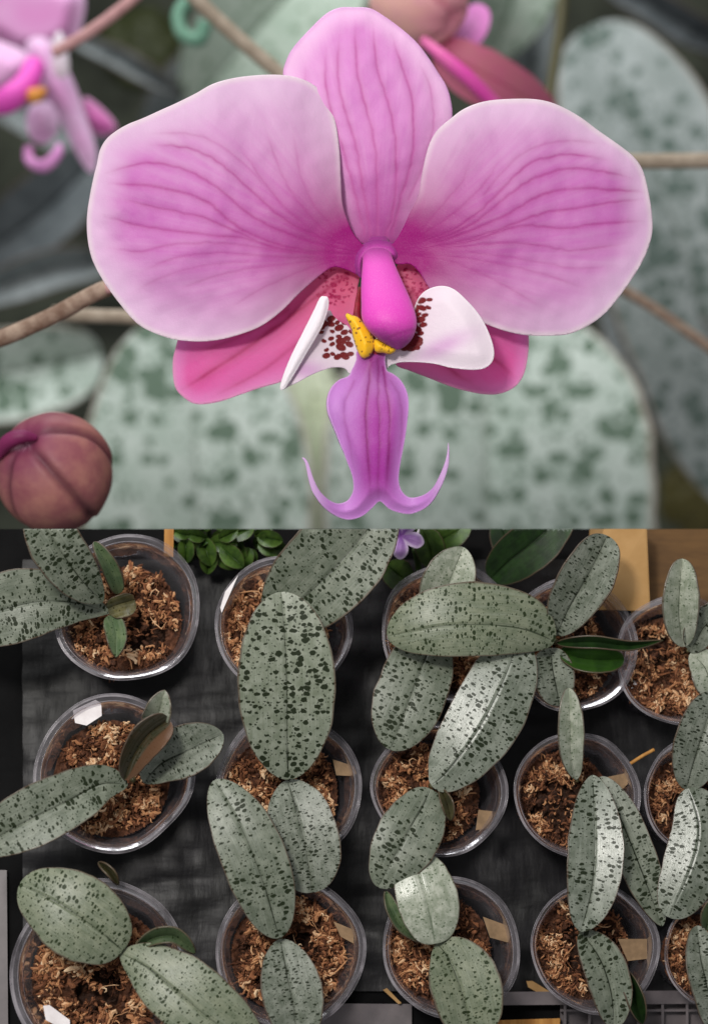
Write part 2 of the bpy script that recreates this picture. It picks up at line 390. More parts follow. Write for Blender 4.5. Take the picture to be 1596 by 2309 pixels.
PALE, MID, DEEP, VEIN = srgb(235, 202, 233), srgb(214, 124, 203), srgb(172, 14, 132), srgb(178, 44, 142)
M['petal'] = petal_mat('petal_pink', PALE, MID, DEEP, VEIN, srgb(240, 226, 234), veinmul=0.72, transl=0.36)
M['dorsal'] = petal_mat('dorsal_pink', srgb(244, 198, 238), srgb(222, 140, 212), srgb(168, 44, 142), srgb(190, 84, 160), srgb(226, 170, 222), veinmul=0.9)
M['lateral'] = petal_mat('lateral_magenta', srgb(252, 168, 228), srgb(250, 128, 206), srgb(246, 132, 168), srgb(196, 24, 104), srgb(250, 190, 226), transl=0.6)
M['lip'] = petal_mat('lip_purple', srgb(204, 136, 216), srgb(176, 52, 168), srgb(150, 34, 134), srgb(140, 26, 118), srgb(222, 180, 232))
M['lobe'] = petal_mat('lobe_white', srgb(232, 218, 230), srgb(206, 150, 204), srgb(150, 60, 60), srgb(112, 14, 20), srgb(240, 232, 240), transl=0.15, veinmul=1.6)
M['callus'] = petal_mat('callus_yellow', srgb(246, 196, 18), srgb(244, 184, 8), srgb(190, 110, 10), srgb(96, 22, 14), transl=0.05)
M['column'] = petal_mat('column_magenta', fine_amt=0.07, pale=srgb(226, 80, 194), mid=srgb(222, 66, 186), deep=srgb(140, 36, 126), vein=srgb(140, 24, 116), transl=0.12, rough=0.5)
M['stem'] = simple('brown_stem', srgb(112, 88, 74), srgb(158, 138, 122), 60, 0.6, 0.3, 0.001, 0.3)
M['stem_beige'] = simple('beige_stem', srgb(142, 128, 112), srgb(166, 152, 136), 60, 0.6, 0.3, 0.001, 0.3)
M['stem_pink'] = simple('pink_stem', srgb(178, 132, 134), srgb(196, 150, 150), 60, 0.6, 0.2, 0.001, 0.3)

# ================================================================== the setting
bm = bmesh.new(); N = 60
vs = [[bm.verts.new((-9 + 18 * i / N, -9 + 18 * j / N, -4.4 + 0.3 * noise.noise(Vector((i * .35, j * .35, 0))) + 0.05 * noise.noise(Vector((i * 1.3, j * 1.3, 4))))) for j in range(N + 1)] for i in range(N + 1)]
for i in range(N):
    for j in range(N): bm.faces.new((vs[i][j], vs[i + 1][j], vs[i + 1][j + 1], vs[i][j + 1]))
o = finish('ground', bm, M['ground']); o['kind'] = 'structure'
# bench top with legs
bench = thing('bench', 'black bench top that carries the rows of potted orchids', 'bench', G(798, 1750, -0.03))
bm = prism([(-500, 1193), (2100, 1193), (2100, 3000), (-500, 3000)], -0.034, -0.004)
finish('bench_top', bm, M['table'], bench, smooth=False, clip=True)
for x, y in ((-420, 1300), (2020, 1300), (-420, 2900), (2020, 2900)):
    p = G(x, y, -0.035); bm = tube([p, p - UP * 0.35, p - UP * 0.7], [0.02, 0.02, 0.02], 12)
    finish('leg', bm, M['table'], bench)
# plastic film on the bench (slightly wrinkled)
def film_obj(name, x0, x1, y0, y1, h, seed, amp, label):
    bm = bmesh.new(); nx, ny = 90, 90; g = []
    for i in range(nx + 1):
        r = []
        for j in range(ny + 1):
            x = x0 + (x1 - x0) * i / nx; y = y0 + (y1 - y0) * j / ny
            x += 5 * noise.noise(Vector((y / 60, seed, 0))) * (i in (0, nx))
            a = noise.noise(Vector((x / 260, y / 75, seed))); b = noise.noise(Vector((x / 60, y / 160, seed + 5)))
            r.append(bm.verts.new(G(x, y, h + amp * (abs(a) + 0.5 * abs(b)) + 0.0018 * noise.noise(Vector((x / 22, y / 40, seed))))))
        g.append(r)
    for i in range(nx):
        for j in range(ny): bm.faces.new((g[i][j], g[i][j + 1], g[i + 1][j + 1], g[i + 1][j]))
    bmesh.ops.recalc_face_normals(bm, faces=bm.faces[:])
    return tag(finish(name, bm, M['film'], None, clip=True), label, 'plastic sheet')
film_obj('plastic_sheet', 52, 1730, 1262, 2235, 0.0002, 3.0, 0.0055, 'crumpled black plastic sheet under the rows of pots')

# ================================================================== potted orchids
def moss_mesh(name, seed, hole=None, dense=1.0):
    rnd = random.Random(seed); bm = bmesh.new(); tn = bm.verts.layers.float.new('tone')
    def hgt(x, y):
        return 0.13 * noise.noise(Vector((x * 2.4, y * 2.4, seed))) + 0.09 * noise.noise(Vector((x * 6, y * 6, seed))) - 0.10 * (x * x + y * y)
    def dark(x, y):
        return hole is not None and (x - hole[0]) ** 2 + (y - hole[1]) ** 2 < hole[2] ** 2 * (1 + 0.6 * noise.noise(Vector((x * 4, y * 4, 9))))
    n = 40; g = {}
    for i in range(-n, n + 1):
        for j in range(-n, n + 1):
            x, y = i / n, j / n
            if x * x + y * y <= 1.0:
                d = dark(x, y); v = bm.verts.new((x, y, hgt(x, y) - 0.04 - (0.22 if d else 0) + 0.05 * noise.noise(Vector((x * 16, y * 16, seed)))))
                v[tn] = max(0, (0.0 if d else 0.16) + 0.25 * noise.noise(Vector((x * 13, y * 13, seed)))); g[i, j] = v
    for i in range(-n, n):
        for j in range(-n, n):
            q = [g.get(k) for k in ((i, j), (i + 1, j), (i + 1, j + 1), (i, j + 1))]
            if all(q): bm.faces.new(q)
    clumps = []
    for _ in range(90):
        r = math.sqrt(rnd.random()) * 0.93; a = rnd.random() * 6.283; clumps.append((r * math.cos(a), r * math.sin(a), rnd.uniform(-0.34, 0.28), rnd.random() * 6.28))
    for k in range(int(3000 * dense)):
        cx, cy, ct, ca = rnd.choice(clumps); x = cx + rnd.gauss(0, 0.065); y = cy + rnd.gauss(0, 0.065)
        if x * x + y * y > 0.86: continue
        if dark(x, y) and rnd.random() > 0.10: continue
        z = hgt(x, y) + rnd.uniform(-0.04, 0.05) + 0.09 * math.exp(-((x - cx) ** 2 + (y - cy) ** 2) / 0.006) * (ct + 0.9) * 1.5; a = ca + rnd.gauss(0, 0.9)
        big = rnd.random() < 0.16; w = rnd.uniform(0.008, 0.022) * (1.5 if big else 1); L = rnd.uniform(0.03, 0.065) * (1.6 if big else 1); long_ = rnd.random() < 0.06; L *= 2.6 if long_ and x * x + y * y < .5 else 1; w *= 0.6 if long_ else 1; tone = min(1, max(0.05, 0.44 + ct + rnd.gauss(0, 0.17) + z * 1.2))
        el = rnd.uniform(-0.35, 0.6); pts = []; p = Vector((x, y, z)); tw = rnd.gauss(0, 0.7)
        for s in range(5):
            pts.append(p.copy()); p = p + Vector((math.cos(a) * math.cos(el), math.sin(a) * math.cos(el), math.sin(el))) * L * 0.6
            a += tw + rnd.gauss(0, 0.5); el -= rnd.uniform(0.0, 0.4)
        pr = None
        for s in range(5):
            q = pts[s]; d = (pts[min(s + 1, 4)] - pts[max(s - 1, 0)]).normalized(); side = d.cross(Vector((rnd.gauss(0, .3), rnd.gauss(0, .3), 1))).normalized() * w * (1 if 0 < s < 4 else 0.5)
            v1 = bm.verts.new(q - side); v2 = bm.verts.new(q + side); v3 = bm.verts.new(q + Vector((0, 0, w * 0.9)))
            for v in (v1, v2, v3): v[tn] = tone + rnd.gauss(0, 0.05)
            if pr: bm.faces.new((pr[0], pr[2], v3, v1)); bm.faces.new((pr[2], pr[1], v2, v3))
            pr = (v1, v2, v3)
    for k in range(46):                                              # bark chunks among the strands
        r_ = math.sqrt(rnd.random()) * 0.84; a = rnd.random() * 6.283; x, y = r_ * math.cos(a), r_ * math.sin(a); sz = rnd.uniform(0.03, 0.075)
        ax = rnd.random() * 3.14; el = rnd.uniform(1.2, 2.6); tn0 = rnd.uniform(0.05, 0.5); b = bmesh.ops.create_icosphere(bm, subdivisions=2, radius=1)
        for v in b['verts']:
            c = v.co * (1 + 0.5 * noise.noise(v.co * 1.7 + Vector((k, seed, 0)))); c = Vector((c.x * sz * el * .6, c.y * sz * .6, c.z * sz * .5)); v[tn] = max(0, tn0 + 0.2 * noise.noise(v.co * 4 + Vector((k, 0, 0))))
            v.co = Vector((x + c.x * math.cos(ax) - c.y * math.sin(ax), y + c.x * math.sin(ax) + c.y * math.cos(ax), hgt(x, y) + c.z + 0.02))
    me = bpy.data.meshes.new(name); bm.normal_update(); bm.to_mesh(me); bm.free(); me.materials.append(M['moss']); return me
MOSS = [moss_mesh('moss', 11), moss_mesh('moss', 23, (-0.15, 0.1, 0.33)), moss_mesh('moss', 35, (0.25, -0.35, 0.36), 0.9), moss_mesh('moss', 51, (-0.1, -0.15, 0.62), 0.8)]

def pot_mesh(R, seed, hgt):
    bm = bmesh.new(); n = 72; rings = []
    prof = [(0.62, 0.0), (0.64, 0.02), (0.69, 0.3), (0.755, 0.6), (0.80, 0.76), (0.84, 0.80), (0.875, 0.93), (0.905, 0.955), (0.945, 0.985), (0.955, 0.99)]
    for pr, pz in prof:
        ring = []
        for k in range(n):
            a = 2 * math.pi * k / n; wob = 1 + 0.06 * pz * noise.noise(Vector((math.cos(a) * 1.3, math.sin(a) * 1.3, seed)))
            flute = 1 + 0.006 * (1 if (k // 3) % 2 else -1) * (pz < 0.8)
            ring.append(bm.verts.new((pr * R * wob * flute * math.cos(a), pr * R * wob * flute * math.sin(a), pz * hgt)))
        rings.append(ring)
    bm.faces.new(rings[0][::-1])
    for r0, r1 in zip(rings, rings[1:]):
        for k in range(n): bm.faces.new((r0[k], r0[(k + 1) % n], r1[(k + 1) % n], r1[k]))
    return bm
def rim_mesh(R, seed, hgt):
    bm = bmesh.new(); n = 96
    for rr, zz, tr in ((0.955, 0.99, 0.005), (0.985, 1.0, 0.0048), (0.905, 0.955, 0.0045), (0.86, 0.86, 0.004)):
        rings = []
        for k in range(n):
            a = 2 * math.pi * k / n; wob = 1 + 0.06 * noise.noise(Vector((math.cos(a) * 1.3, math.sin(a) * 1.3, seed)))
            c = Vector((rr * R * wob * math.cos(a), rr * R * wob * math.sin(a), zz * hgt)); e = Vector((math.cos(a), math.sin(a), 0))
            rings.append([bm.verts.new(c + (e * math.cos(t) + Vector((0, 0, 1)) * math.sin(t)) * tr * R) for t in [6.283 * q / 7 for q in range(7)]])
        for k in range(n):
            for q in range(7): bm.faces.new((rings[k][q], rings[(k + 1) % n][q], rings[(k + 1) % n][(q + 1) % 7], rings[k][(q + 1) % 7]))
    # flange between the two outer beads
    a_ = [[bm.verts.new((rr * R * (1 + 0.06 * noise.noise(Vector((math.cos(a) * 1.3, math.sin(a) * 1.3, seed)))) * math.cos(a), rr * R * (1 + 0.06 * noise.noise(Vector((math.cos(a) * 1.3, math.sin(a) * 1.3, seed)))) * math.sin(a), 0.993 * hgt)) for a in [2 * math.pi * k / n for k in range(n)]] for rr in (0.955, 0.985)]
    for k in range(n): bm.faces.new((a_[0][k], a_[0][(k + 1) % n], a_[1][(k + 1) % n], a_[1][k]))
    bmesh.ops.recalc_face_normals(bm, faces=bm.faces[:]); return bm

GROUP = 'spotted orchids in clear pots on the bench'
def potted(px, py, r, label, moss=0, rot=0.0, mo=(0, 0), mr=0.80, md=0.016, hgt=RIM, asp=1.0):
    c = G(px, py, hgt); base = c - UP * hgt
    t = thing('potted_orchid', label, 'potted orchid', base, GROUP)
    k = (G(px + 10, py, hgt) - c).length / 10; R = r * k; mr *= 0.93; md += 0.008; mo = (mo[0] - 0.035 - 0.05 * max(0, (px - 500) / 1000), mo[1] - 0.03); seed = px * 0.013 + py * 0.007
    bm = pot_mesh(R, seed, hgt); pot = finish('pot', bm, M['clear'], t, world=True); pot.scale = (1, asp, 1)
    rb = rim_mesh(R, seed, hgt); finish('rim', rb, M['rim'], pot, world=True)
    m = bpy.data.objects.new('moss', MOSS[moss]); scene.collection.objects.link(m); m.parent = t; m.scale = (R * mr, R * mr * asp, R * mr)
    m.location = (mo[0] * R, mo[1] * R, hgt - md); m.rotation_euler = (0, 0, rot)
    t['_R'] = R
    return t
def leaf(t, mat, mid, wl, wr, h0=0.005, h1=0.02, arch=0.02, label=None, clip=False, **kw):
    kw['curl'] = kw.get('curl', 0) * 0.45; arch *= 0.85
    bm = leaf_bm(mid, wl, wr, (RIM + h0, RIM + h1), arch, **kw)
    o = finish('leaf', bm, M[mat], t, clip=clip, solid=0.0014)
    if label: o['label'] = label
    return o
def card(t, mat, pts, h, dh=0.0012, label=None, slope=0.0, name='plant_tag'):
    y0 = pts[0][1]
    f = lambda x, y: RIM + h + slope * (y - y0) * S
    o = finish(name, prism(pts, lambda x, y: f(x, y) - dh, f), M[mat], t, smooth=False)
    if label: o['label'] = label
    return o
def crown(t, px, py, h=0.0, r=9):
    p = G(px, py, RIM + h + 0.004); q = G(px, py, RIM - 0.035)
    finish('stem', tube([q, (q + p) / 2, p], [r * S, r * S * 0.9, r * S * 0.5], 12), M['leaf_olive'], t)

# --- left column
t = potted(287, 1368, 172, 'potted orchid at the upper left corner, two long leaves cut by the photo edge', 2, 0.4, (0.0, -0.08), 0.83)
leaf(t, 'leaf_a', [(232, 1357), (193, 1318), (150, 1262), (110, 1200), (70, 1130)], 62, 60, 0.022, 0.08, 0.02, clip=True, fold=0.012, label='upper silver leaf pointing up')
leaf(t, 'leaf_a', [(250, 1382), (175, 1360), (90, 1357), (0, 1377), (-110, 1410)], 84, 84, 0.004, 0.01, 0.022, fold=0.006, curl=0.006, prof=(0.95, 0.6), tilt=0.009)
leaf(t, 'leaf_green', [(268, 1338), (252, 1295), (236, 1262), (212, 1222)], 16, 22, 0.0, 0.035, 0.01, prof=(0.3, 0.5), fold=0.012, label='narrow young green leaf')
leaf(t, 'leaf_olive', [(243, 1372), (268, 1362), (303, 1352)], 20, 34, 0.004, 0.0, 0.006, prof=(0.3, 0.25), curl=0.012, label='olive brown sheath')
leaf(t, 'leaf_green', [(248, 1388), (262, 1430), (262, 1482)], 26, 24, 0.004, 0.02, 0.006, prof=(0.35, 0.7), fold=0.01, label='small pointed green leaf')
crown(t, 243, 1372)
t = potted(258, 1742, 183, 'potted orchid in the left column with a brown young leaf and a white tag inside', 0, 1.4, (0.0, 0.0), 0.80)
leaf(t, 'leaf_a', [(288, 1770), (230, 1768), (150, 1808), (50, 1858), (-60, 1920)], 66, 72, 0.014, 0.03, 0.02, fold=0.01, curl=0.004)
leaf(t, 'leaf_c', [(325, 1765), (365, 1722), (430, 1690), (503, 1655)], 62, 56, 0.006, 0.02, 0.008, fold=0.012)
leaf(t, 'leaf_brown', [(280, 1758), (300, 1705), (335, 1655), (382, 1622)], 32, 44, 0.02, 0.045, 0.012, prof=(0.5, 0.3), fold=0.022, label='dark brown young leaf with a lighter edge')
leaf(t, 'leaf_g', [(345, 1650), (358, 1610), (372, 1556)], 34, 28, 0.015, 0.05, 0.006, prof=(0.4, 0.7), fold=0.02, label='small pale pointed leaf')
card(t, 'white', [(165, 1602), (216, 1578), (229, 1586), (230, 1614), (196, 1636), (170, 1630)], -0.008, label='blank white tag')
crown(t, 300, 1758)
t = potted(226, 2190, 206, 'potted orchid at the lower left corner with one broad oval leaf', 1, 2.2, (0.02, -0.02), 0.82)
leaf(t, 'leaf_green', [(300, 2148), (345, 2116), (395, 2112), (440, 2150)], 20, 16, 0.0, 0.01, 0.006, label='small green leaf behind the large ones')
leaf(t, 'leaf_olive', [(268, 1996), (250, 1968), (222, 1944)], 9, 10, 0.006, 0.01, 0.003)
leaf(t, 'leaf_d', [(273, 2150), (330, 2180), (400, 2236), (480, 2302), (590, 2380)], 92, 78, 0.012, 0.015, 0.022, curl=0.012, fold=0.004)
leaf(t, 'leaf_d', [(277, 2143), (215, 2092), (150, 2047), (100, 2020), (46, 1995)], 96, 92, 0.018, 0.02, 0.018, curl=0.016, fold=0.004, prof=(0.42, 0.5), label='broad oval leaf')
card(t, 'white', [(98, 2268), (112, 2266), (158, 2300), (160, 2330), (104, 2300)], -0.004, label='blank white tag')
crown(t, 272, 2146)
# --- second column
t = potted(640, 1408, 158, 'top row potted orchid with a broad leaf slanting up right beside seedlings', 1, 0.2, (-0.05, 0.0), 0.84)
leaf(t, 'leaf_a', [(612, 1425), (690, 1345), (770, 1265), (880, 1130)], 118, 96, 0.006, 0.05, 0.02, clip=True, fold=0.016, prof=(0.5, 0.5))
card(t, 'white', [(538, 1296), (528, 1318), (500, 1382), (497, 1370), (508, 1334)], 0.002, label='narrow white tag')
crown(t, 615, 1425)
t = potted(652, 1776, 168, 'potted orchid with the largest boldly spotted leaf standing upright', 0, 2.9, (-0.03, 0.0), 0.84)
leaf(t, 'leaf_c', [(648, 1760), (672, 1840), (692, 1930), (702, 2012)], 82, 80, 0.004, 0.004, 0.012, curl=0.004, fold=0.008, prof=(0.5, 0.42))
leaf(t, 'leaf_b', [(650, 1757), (648, 1680), (647, 1560), (643, 1450), (634, 1335)], 110, 110, 0.014, 0.075, 0.015, fold=0.006, curl=0.004, prof=(0.52, 0.5), label='large oval leaf with bold dark spots')
card(t, 'kraft_pale', [(750, 1712), (798, 1728), (804, 1744), (796, 1750), (758, 1748)], -0.01)
crown(t, 650, 1758)
t = potted(655, 2148, 170, 'potted orchid at the bottom of the second column with a long leaf leaning up left', 1, 4.0, (0.05, 0.02), 0.84)
leaf(t, 'leaf_c', [(632, 2118), (646, 2190), (662, 2270), (672, 2350)], 72, 66, 0.006, 0.01, 0.012, fold=0.01, prof=(0.55, 0.5))
leaf(t, 'leaf_a', [(629, 2114), (603, 2020), (568, 1920), (530, 1838), (484, 1760)], 76, 74, 0.018, 0.035, 0.02, fold=0.004, curl=0.01, prof=(0.5, 0.55))
card(t, 'kraft_pale', [(752, 2078), (796, 2096), (798, 2128), (768, 2112)], -0.012)
crown(t, 630, 2116)
# --- third column
t = potted(1015, 1424, 158, 'potted orchid in the top row with a pinkish silver leaf pointing up', 1, 1.0, (-0.02, 0.0), 0.84)
leaf(t, 'leaf_g', [(975, 1402), (1008, 1325), (1044, 1234)], 62, 58, 0.004, 0.03, 0.008, fold=0.016, prof=(0.5, 0.55), label='pinkish silver leaf')
leaf(t, 'leaf_a', [(988, 1425), (956, 1490), (928, 1565), (880, 1690)], 80, 84, 0.0, 0.006, 0.012, curl=0.010, fold=0.004, prof=(0.5, 0.5))
crown(t, 985, 1418)
t10 = potted(990, 1778, 152, 'potted orchid in the third column with a shiny leaf reaching up right', 2, 1.8, (-0.02, 0.0), 0.83)
leaf(t10, 'leaf_shiny', [(972, 1770), (1005, 1742), (1078, 1645), (1136, 1530), (1168, 1440)], 84, 84, 0.012, 0.025, 0.016, fold=-0.0095, curl=0.0, prof=(0.5, 0.42))
leaf(t10, 'leaf_a', [(970, 1780), (950, 1822), (915, 1885), (852, 1999)], 76, 66, 0.012, 0.02, 0.014, curl=0.01, fold=0.004, prof=(0.45, 0.52))
leaf(t10, 'leaf_olive', [(990, 1775), (1008, 1812), (1016, 1850)], 13, 13, 0.0, 0.004, 0.004)
card(t10, 'kraft_pale', [(1078, 1826), (1118, 1830), (1103, 1868), (1072, 1872)], -0.014)
crown(t10, 973, 1772)
t = potted(1018, 2136, 157, 'potted orchid at the bottom of the third column with a glossy pale marbled leaf', 0, 5.1, (-0.06, 0.0), 0.84)
leaf(t, 'leaf_green', [(950, 2126), (905, 2092), (880, 2050), (868, 2008)], 10, 20, 0.0, 0.012, 0.004, fold=0.01)
leaf(t, 'leaf_d', [(985, 2128), (1012, 2165), (1040, 2235), (1066, 2350)], 92, 66, 0.006, 0.012, 0.012, fold=0.016, prof=(0.5, 0.45))
leaf(t, 'leaf_g', [(980, 2127), (968, 2060), (950, 1990), (935, 1925)], 66, 72, 0.016, 0.018, 0.014, curl=0.012, fold=0.002, prof=(0.4, 0.42), label='pale marbled leaf')
card(t, 'kraft_pale', [(1088, 2067), (1143, 2087), (1151, 2127), (1104, 2114)], -0.012)
crown(t, 982, 2128)
# --- fourth column
t8 = potted(1292, 1452, 150, 'top row potted orchid with a wide leaf spread left and a plain green one', 2, 2.0, (0.0, -0.05), 0.82)
leaf(t8, 'leaf_vivid', [(1262, 1468), (1320, 1486), (1406, 1487)], 28, 30, 0.0, 0.01, 0.006, prof=(0.4, 0.35), label='plain green leaf')
leaf(t8, 'leaf_c', [(1240, 1462), (1246, 1515), (1262, 1590)], 46, 46, -0.002, 0.0, 0.006, fold=0.016, prof=(0.35, 0.4))
leaf(t8, 'leaf_dark', [(1254, 1450), (1340, 1448), (1420, 1456), (1494, 1444)], 14, 14, 0.008, 0.02, 0.012, fold=0.01, prof=(0.5, 0.8), label='thin leaf seen edge on')
leaf(t8, 'leaf_c', [(1254, 1432), (1285, 1365), (1328, 1292), (1368, 1208)], 60, 62, 0.01, 0.05, 0.012, fold=0.018, prof=(0.5, 0.4))
leaf(t8, 'leaf_d', [(1248, 1446), (1178, 1418), (1098, 1409), (998, 1412), (874, 1434)], 72, 96, 0.022, 0.03, 0.03, curl=0.014, fold=0.002, prof=(0.5, 0.5), tilt=0.004, label='wide greenish leaf')
crown(t8, 1250, 1446)
t = potted(1302, 1790, 142, 'potted orchid in the fourth column with a single narrow upright leaf', 3, 0.6, (-0.05, 0.0), 0.82)
leaf(t, 'leaf_g', [(1298, 1757), (1286, 1700), (1284, 1630), (1281, 1551)], 26, 32, 0.006, 0.05, 0.01, fold=0.012, prof=(0.5, 0.5))
leaf(t, 'leaf_a', [(1352, 1752), (1395, 1840), (1440, 1950), (1492, 2088)], 48, 46, 0.0, 0.0, 0.008, fold=0.008, prof=(0.5, 0.6))
card(t, 'kraft_pale', [(1368, 1752), (1416, 1742), (1414, 1768), (1394, 1788)], -0.01)
crown(t, 1300, 1760, r=6)
t = potted(1340, 2134, 144, 'potted orchid with a long upright leaf glossy white on one half', 3, 2.4, (-0.02, 0.0), 0.84)
leaf(t, 'leaf_dark', [(1400, 2180), (1425, 2240), (1448, 2309)], 22, 18, 0.0, 0.0, 0.004)
leaf(t, 'leaf_a', [(1308, 2102), (1350, 2160), (1376, 2235), (1384, 2318)], 52, 46, 0.006, 0.006, 0.012, fold=0.012, prof=(0.5, 0.5))
leaf(t, 'leaf_shiny', [(1308, 2100), (1332, 2010), (1341, 1900), (1335, 1748)], 62, 66, 0.026, 0.02, 0.014, fold=0.0092, prof=(0.55, 0.6), label='leaf with one glossy half')
card(t, 'kraft_pale', [(1392, 2117), (1458, 2117), (1458, 2162), (1414, 2167)], -0.012)
crown(t, 1308, 2102, r=6)
# --- fifth column
t = potted(1532, 1488, 146, 'potted orchid at the upper right with a faded clear label on its pot wall', 2, 3.3, (0.03, 0.0), 0.84)
leaf(t, 'leaf_g', [(1540, 1458), (1530, 1400), (1530, 1340), (1537, 1260)], 36, 46, 0.01, 0.05, 0.01, fold=0.02, prof=(0.45, 0.45))
leaf(t, 'leaf_c', [(1556, 1470), (1590, 1410), (1650, 1370)], 40, 36, 0.006, 0.03, 0.01, fold=0.01, prof=(0.5, 0.5))
leaf(t, 'leaf_g', [(1556, 1474), (1590, 1510), (1606, 1580)], 44, 36, 0.004, 0.01, 0.01, fold=0.012, prof=(0.5, 0.5))
crown(t, 1550, 1468, r=6)
LBL = card(t, 'white', [(1393, 1552), (1400, 1482), (1450, 1500), (1457, 1534), (1434, 1572)], -0.03, label='faded clear label with two faint lines of print')
t = potted(1590, 1800, 138, 'potted orchid at the right edge of the photo in the middle row', 3, 1.3, (0.0, 0.0), 0.82)
leaf(t, 'leaf_c', [(1546, 1780), (1562, 1720), (1585, 1650), (1610, 1560)], 58, 66, 0.008, 0.03, 0.012, fold=0.01, prof=(0.5, 0.45))
leaf(t, 'leaf_shiny', [(1550, 1778), (1574, 1860), (1560, 1945), (1506, 2068)], 74, 66, 0.016, 0.014, 0.012, fold=-0.011, prof=(0.45, 0.45))
crown(t, 1548, 1779, r=6)
t = potted(1612, 2150, 118, 'potted orchid at the lower right corner cut by the photo edge', 2, 0.3, (0.0, 0.0), 0.84)
leaf(t, 'leaf_c', [(1570, 2088), (1578, 2160), (1596, 2240), (1610, 2330)], 44, 36, 0.006, 0.0, 0.012, fold=0.01, prof=(0.45, 0.5))
leaf(t, 'leaf_green', [(1590, 2100), (1600, 2060), (1630, 2020)], 20, 20, 0.0, 0.02, 0.004)
crown(t, 1574, 2092, r=6)

# ================================================================== things along the bench
# cardboard box at the upper right (two upright faces meet at a corner)
box = thing('cardboard_box', 'plain brown cardboard box behind the pots at upper right', 'cardboard box', G(1500, 1300, 0))
bm = bmesh.new()
def q(*p):
    bm.faces.new([bm.verts.new(v) for v in p])
a0, a1 = G(1345, 1375, 0.078), G(1368, 1120, 0.082); b0, b1 = G(1463, 1378, 0.088), G(1452, 1120, 0.094); c0, c1 = G(1700, 1400, 0.0), G(1720, 1120, 0.03)
d1 = G(1640, 1000, 0.02); e0, f0 = a0 - (b0 - a0) * 0 + Vector((0, .12, 0)), c0 + Vector((0, .12, 0))
q(a0, b0, b1, a1); dn = UP * 0.06; q(a0, a1, a1 - dn, a0 - dn); q(b0, b1, b1 - dn, b0 - dn)
finish('carton', bm, M['kraft'], box, smooth=False, clip=True, solid=0.002)
tag(finish('shaded_box_side', prism([(1440, 1120), (1720, 1120), (1740, 1404), (1448, 1382)], 0.03, 0.045), M['kraft_shaded'], None, smooth=False, clip=True), 'right side of the cardboard box with its shade painted in darker brown', 'board')  # slab standing in for the box's shaded side, shade put into its colour
# wooden stake
tag(finish('wooden_stake', prism([(372, 1150), (393, 1150), (391, 1257), (370, 1253)], 0.05, 0.058), M['wood'], None, smooth=False, clip=True), 'flat wooden stake between the upper left pot and the seedlings', 'stake')
# seedlings
def seedling(cx, cy, n, rad, ln, mat, label, seed, h=0.03, name='seedling', cat='seedling', group=None):
    rnd = random.Random(seed); t = thing(name, label, cat, G(cx, cy, 0), group)
    big = bmesh.new(); bl = big.verts.layers.float_vector.new('luv'); bc = big.verts.layers.float.new('cross'); br = big.verts.layers.float.new('rib')
    for k in range(n):
        a = rnd.random() * 6.283; r0 = rad * rnd.random() ** 0.6; x = cx + r0 * math.cos(a) * 1.5; y = cy + r0 * math.sin(a); a += rnd.gauss(0, 0.6)
        L = ln * rnd.uniform(0.6, 1.1); hh = h + rnd.uniform(-0.02, 0.03)
        lb = leaf_bm([(x, y), (x + L * .5 * math.cos(a), y + L * .5 * math.sin(a)), (x + L * math.cos(a), y + L * math.sin(a))], L * .34, L * .34, (hh, hh + rnd.uniform(-.01, .01)), 0.006, 0.01, prof=(0.5, 0.6), nu=10, nv=3, ribw=0.8)
        me = bpy.data.meshes.new('tmp'); lb.to_mesh(me); lb.free(); big.from_mesh(me); bpy.data.meshes.remove(me)
    finish('foliage', big, M[mat], t, clip=True)
    p = G(cx, cy, 0.0); finish('stem', tube([p, p + UP * 0.015, p + UP * 0.03], [0.003, 0.0025, 0.002], 8), M['leaf_fresh'], t, clip=True)
    return t
seedling(470, 1206, 24, 36, 62, 'leaf_fresh', 'dense green seedling right beside the wooden stake', 5, group='green seedlings along the bench')
seedling(556, 1216, 12, 26, 66, 'leaf_fresh', 'loose green seedling to the left of the biggest cut leaf', 8, h=0.02, group='green seedlings along the bench')
seedling(420, 1230, 16, 16, 42, 'leaf_vivid', 'small dark seedling behind the wooden stake foot', 13, h=0.02, group='green seedlings along the bench')
g = thing('green_plant', 'bright green broad leaved plant beside the small purple flower', 'plant', G(960, 1270, 0))
for mid, w in (([(905, 1300), (880, 1290), (845, 1270), (850, 1262)], 22), ([(935, 1310), (905, 1300), (870, 1272)], 36), ([(975, 1285), (970, 1240), (950, 1190)], 34), ([(960, 1250), (1000, 1215), (1060, 1180)], 34), ([(940, 1240), (950, 1200), (960, 1150)], 30)):
    finish('leaf', leaf_bm(mid, w, w, (0.02, 0.05), 0.01, 0.01), M['leaf_fresh'], g, clip=True, solid=0.001)
finish('stem', tube([G(945, 1300, 0), G(942, 1270, 0.02), G(935, 1240, 0.05)], [0.003] * 3, 8), M['leaf_fresh'], g)
g = thing('green_plant', 'plant with one large dark green leaf left of the cardboard box', 'plant', G(1200, 1290, 0))
finish('leaf', leaf_bm([(1105, 1305), (1150, 1262), (1210, 1215), (1290, 1140)], 52, 60, (0.03, 0.07), 0.012, 0.012, prof=(0.4, 0.5)), M['leaf_dark'], g, clip=True, solid=0.001)
finish('leaf', leaf_bm([(1190, 1280), (1150, 1230), (1120, 1170)], 40, 40, (0.01, 0.02), 0.012, 0.012, prof=(0.4, 0.5)), M['leaf_dark'], g, clip=True, solid=0.001)
